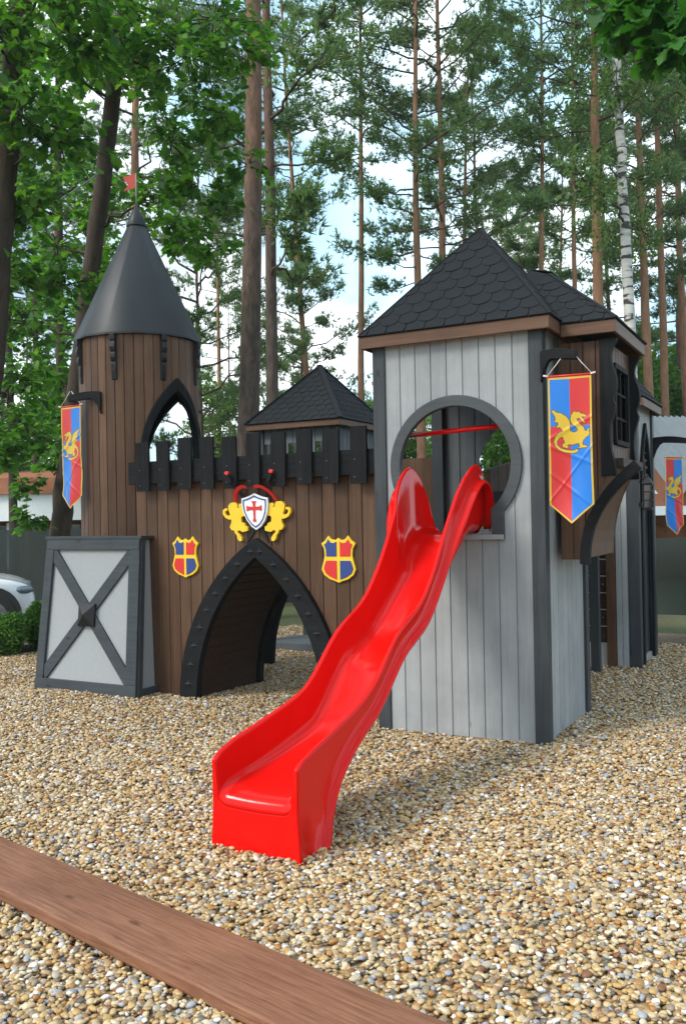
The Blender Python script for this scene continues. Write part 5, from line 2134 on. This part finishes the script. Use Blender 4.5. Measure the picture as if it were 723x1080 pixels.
for u in (.58, 3.35):
    for sd_ in (0, 1):
        s0, s1 = (-.015, .2) if sd_ == 0 else (Wc - .2, Wc + .015)
        n_ = 28
        mb = MB()
        # dark arch ring
        ol = [(math.cos(2 * PI * k / n_) * .40, .33 + math.sin(2 * PI * k / n_) * .40) for k in range(n_ + 1)]
        il = [(math.cos(2 * PI * k / n_) * .30, .33 + math.sin(2 * PI * k / n_) * .30) for k in range(n_ + 1)]
        sgn = -1 if sd_ == 0 else 1
        sface = 0.0 if sd_ == 0 else Wc
        mb.strip(ol, il, lambda a, b, d: cp(u + a, sface + sgn * d, b), -.02, .012)
        ar = mb.build('wheel_arch', M['rubber'], car)
        ol = [(math.cos(2 * PI * k / n_) * .325, .325 + math.sin(2 * PI * k / n_) * .325) for k in range(n_ + 1)]
        il = [(math.cos(2 * PI * k / n_) * .215, .325 + math.sin(2 * PI * k / n_) * .215) for k in range(n_ + 1)]
        mb = MB()
        mb.strip(ol, il, lambda a, b, d: cp(u + a, sface + sgn * d, b), -.16, .025)
        wh_ = mb.build('wheel', M['rubber'], car, .01)
        mb = MB()
        for k in range(5):
            a = 2 * PI * k / 5
            mb.prism([(.03 * math.cos(a + 1.4), .325 + .03 * math.sin(a + 1.4)), (.03 * math.cos(a - 1.4), .325 + .03 * math.sin(a - 1.4)), (.215 * math.cos(a - .16), .325 + .215 * math.sin(a - .16)), (.215 * math.cos(a + .16), .325 + .215 * math.sin(a + .16))],
                     lambda x, z, d: cp(u + x, sface + sgn * d, z), .0, .018)
        mb.strip(il, [(x * .9, .325 + (z - .325) * .9) for x, z in il], lambda a, b, d: cp(u + a, sface + sgn * d, b), -.02, .02)
        mb.build('rim', M['alloy'], wh_, .003)
for s_ in (.13, Wc - .22):
    mb = MB()
    mb.smooth = True
    c0 = cp(.16, s_, .66)
    sgx = -1 if s_ < 1 else 1
    vs, fs = [], []
    for i in range(7):
        for k in range(10):
            th_, ph = PI * i / 6, 2 * PI * k / 10
            vs.append(c0 + cf * .085 * math.sin(th_) * math.cos(ph) * 1.6 + cs * .05 * math.cos(th_) * 1 + Vector((0, 0, .055 * math.sin(th_) * math.sin(ph))))
    for i in range(6):
        for k in range(10):
            fs.append((i * 10 + k, i * 10 + (k + 1) % 10, (i + 1) * 10 + (k + 1) % 10, (i + 1) * 10 + k))
    mb.add(vs, fs)
    mb.build('headlight', M['lens'], car)

# ------------------------------------------------------------------ houses behind
hl = thing('brown_house', 'brown timber house with white eaves board behind trees at left', 'house', tuple(at(20, 560, 20) * np.array([1, 1, 0])))
HO, HX, HY = Vector(at(-260, 560, 21)) * 1, Vector((CR[0], CR[1], 0)).normalized(), Vector((CF[0], CF[1], 0)).normalized()
HO.z = 0


def hp(u, s_, z): return HO + HX * u + HY * s_ + Vector((0, 0, z))


def hbox(mb, u0, u1, s0, s1, z0, z1):
    mb.hexa([hp(u0, s0, z0), hp(u1, s0, z0), hp(u1, s1, z0), hp(u0, s1, z0), hp(u0, s0, z1), hp(u1, s0, z1), hp(u1, s1, z1), hp(u0, s1, z1)])


zf = 1.56
mb = MB(); hbox(mb, 0, 8.9, .6, 6, -.1, 2.3); mb.build('wall', M['housebrown'], hl)
mb = MB(); hbox(mb, -.4, 9.3, 0, 6.4, zf, zf + .62); mb.build('eaves_board', M['housewhite'], hl)
mb = MB()
mb.hexa([hp(-.5, -.1, zf + .622), hp(9.4, -.1, zf + .622), hp(9.4, 6.5, zf + .622), hp(-.5, 6.5, zf + .622), hp(-.5, .0, zf + 1.0), hp(9.4, .0, zf + 1.0), hp(9.4, 3, zf + 1.35), hp(-.5, 3, zf + 1.35)])
mb.build('roof', M['houseorange'], hl)
for u in (4.9, 6.9):
    mb = MB(); hbox(mb, u, u + .8, .56, .6, .5, 1.45); wn = mb.build('window', M['glassdark'], hl)
    mb = MB()
    for a, b, c, d in ((u - .07, u, .43, 1.52), (u + .8, u + .87, .43, 1.52)): hbox(mb, a, b, .54, .62, c, d)
    mb.build('window_frame', M['housewhite'], wn)
for u in (4.4, 6.3, 8.2):
    mb = MB(); hbox(mb, u, u + .12, .05, .17, -.1, zf); mb.build('porch_post', M['housebrown'], hl)

# steep-roofed house at the right
hr = thing('steep_roof_house', 'orange brown house with steep grey corrugated roof at the far right', 'house', tuple(at(760, 560, 20) * np.array([1, 1, 0])))
HO = Vector(at(660, 560, 19)); HO.z = 0
HX = Vector((CR[0], CR[1], 0)).normalized()
HX = Matrix.Rotation(R(12), 3, 'Z') @ HX
HY = Vector((-HX.y, HX.x, 0))
Wd, Ht = 6.4, 3.95
mb = MB()
# gable-side slope: corrugated sheet rising away from the camera
nc = 84
vs = []
for i in range(nc + 1):
    u = -.2 + (Wd + .4) * i / nc
    o = .032 * math.cos(i * PI)
    vs += [hp(u, 1.5 + o, 1.95 + o), hp(u, 3.6 + o, Ht + o)]
mb.add(vs, [(2 * i, 2 * i + 2, 2 * i + 3, 2 * i + 1) for i in range(nc)])
mb.add([hp(-.2, 5.8, 1.7), hp(Wd, 5.8, 1.7), hp(Wd, 3.62, Ht), hp(-.2, 3.62, Ht)], [(0, 1, 2, 3)])
mb.build('roof', M['corrugated'], hr)
mb = MB(); hbox(mb, 0, Wd, 1.85, 5.6, -.1, 2.1); mb.build('wall', M['houseorange'], hr)
# steep front gable of the porch dormer
mb = MB()
mb.prism([(.0, 1.62), (1.9, 1.62), (.75, 3.1)], lambda u, v, d: hp(u, .9 + d, v), 0, 1.4)
dm = mb.build('dormer', M['houseorange'], hr)
mb = MB()
mb.prism([(.38, 1.9), (1.28, 1.9), (.72, 2.62)], lambda u, v, d: hp(u, .9 + d, v), -.03, .01)
mb.build('dormer_window', M['housewhite'], dm)
mb = MB(); hbox(mb, -.3, Wd + .3, .5, 2.0, 1.42, 1.62); mb.build('eaves_board', M['housewhite'], hr)
mb = MB(); hbox(mb, .2, 1.2, 1.80, 1.86, .3, 1.3); mb.build('window', M['glassdark'], hr)
for u in (-.1, 2.1, 4.3):
    mb = MB(); hbox(mb, u, u + .12, .55, .67, -.1, 1.42); mb.build('porch_post', M['housebrown'], hr)

# thin cable through the trees at left
mb = MB()
mb.smooth = True
a, b = at(-90, 290, 9.5), at(170, 130, 13)
mb.tube([a + (b - a) * t + np.array([0, 0, -.18 * math.sin(PI * t)]) for t in np.linspace(0, 1, 20)], .008, 6)
cb = mb.build('overhead_cable', M['cable'])
setp(cb, 'thin grey cable slanting up through the oak leaves at left', 'cable')

# ------------------------------------------------------------------ the air between the trunks
hm = bpy.data.materials.new('haze')
hm.use_nodes = True
hn = hm.node_tree
hn.nodes.clear()
ho = hn.nodes.new('ShaderNodeOutputMaterial')
hv = hn.nodes.new('ShaderNodeVolumePrincipled')
hv.inputs['Color'].default_value = (.90, .96, 1.0, 1)
hv.inputs['Density'].default_value = .0006
hv.inputs['Anisotropy'].default_value = .2
hn.links.new(hv.outputs[0], ho.inputs['Volume'])
mb = MB()
mb.box(-410, 410, -410, 510, -1.1, 30)
hz = mb.build('haze', hm)
setp(hz, kind='stuff', label='pale thin haze between the far trunks')
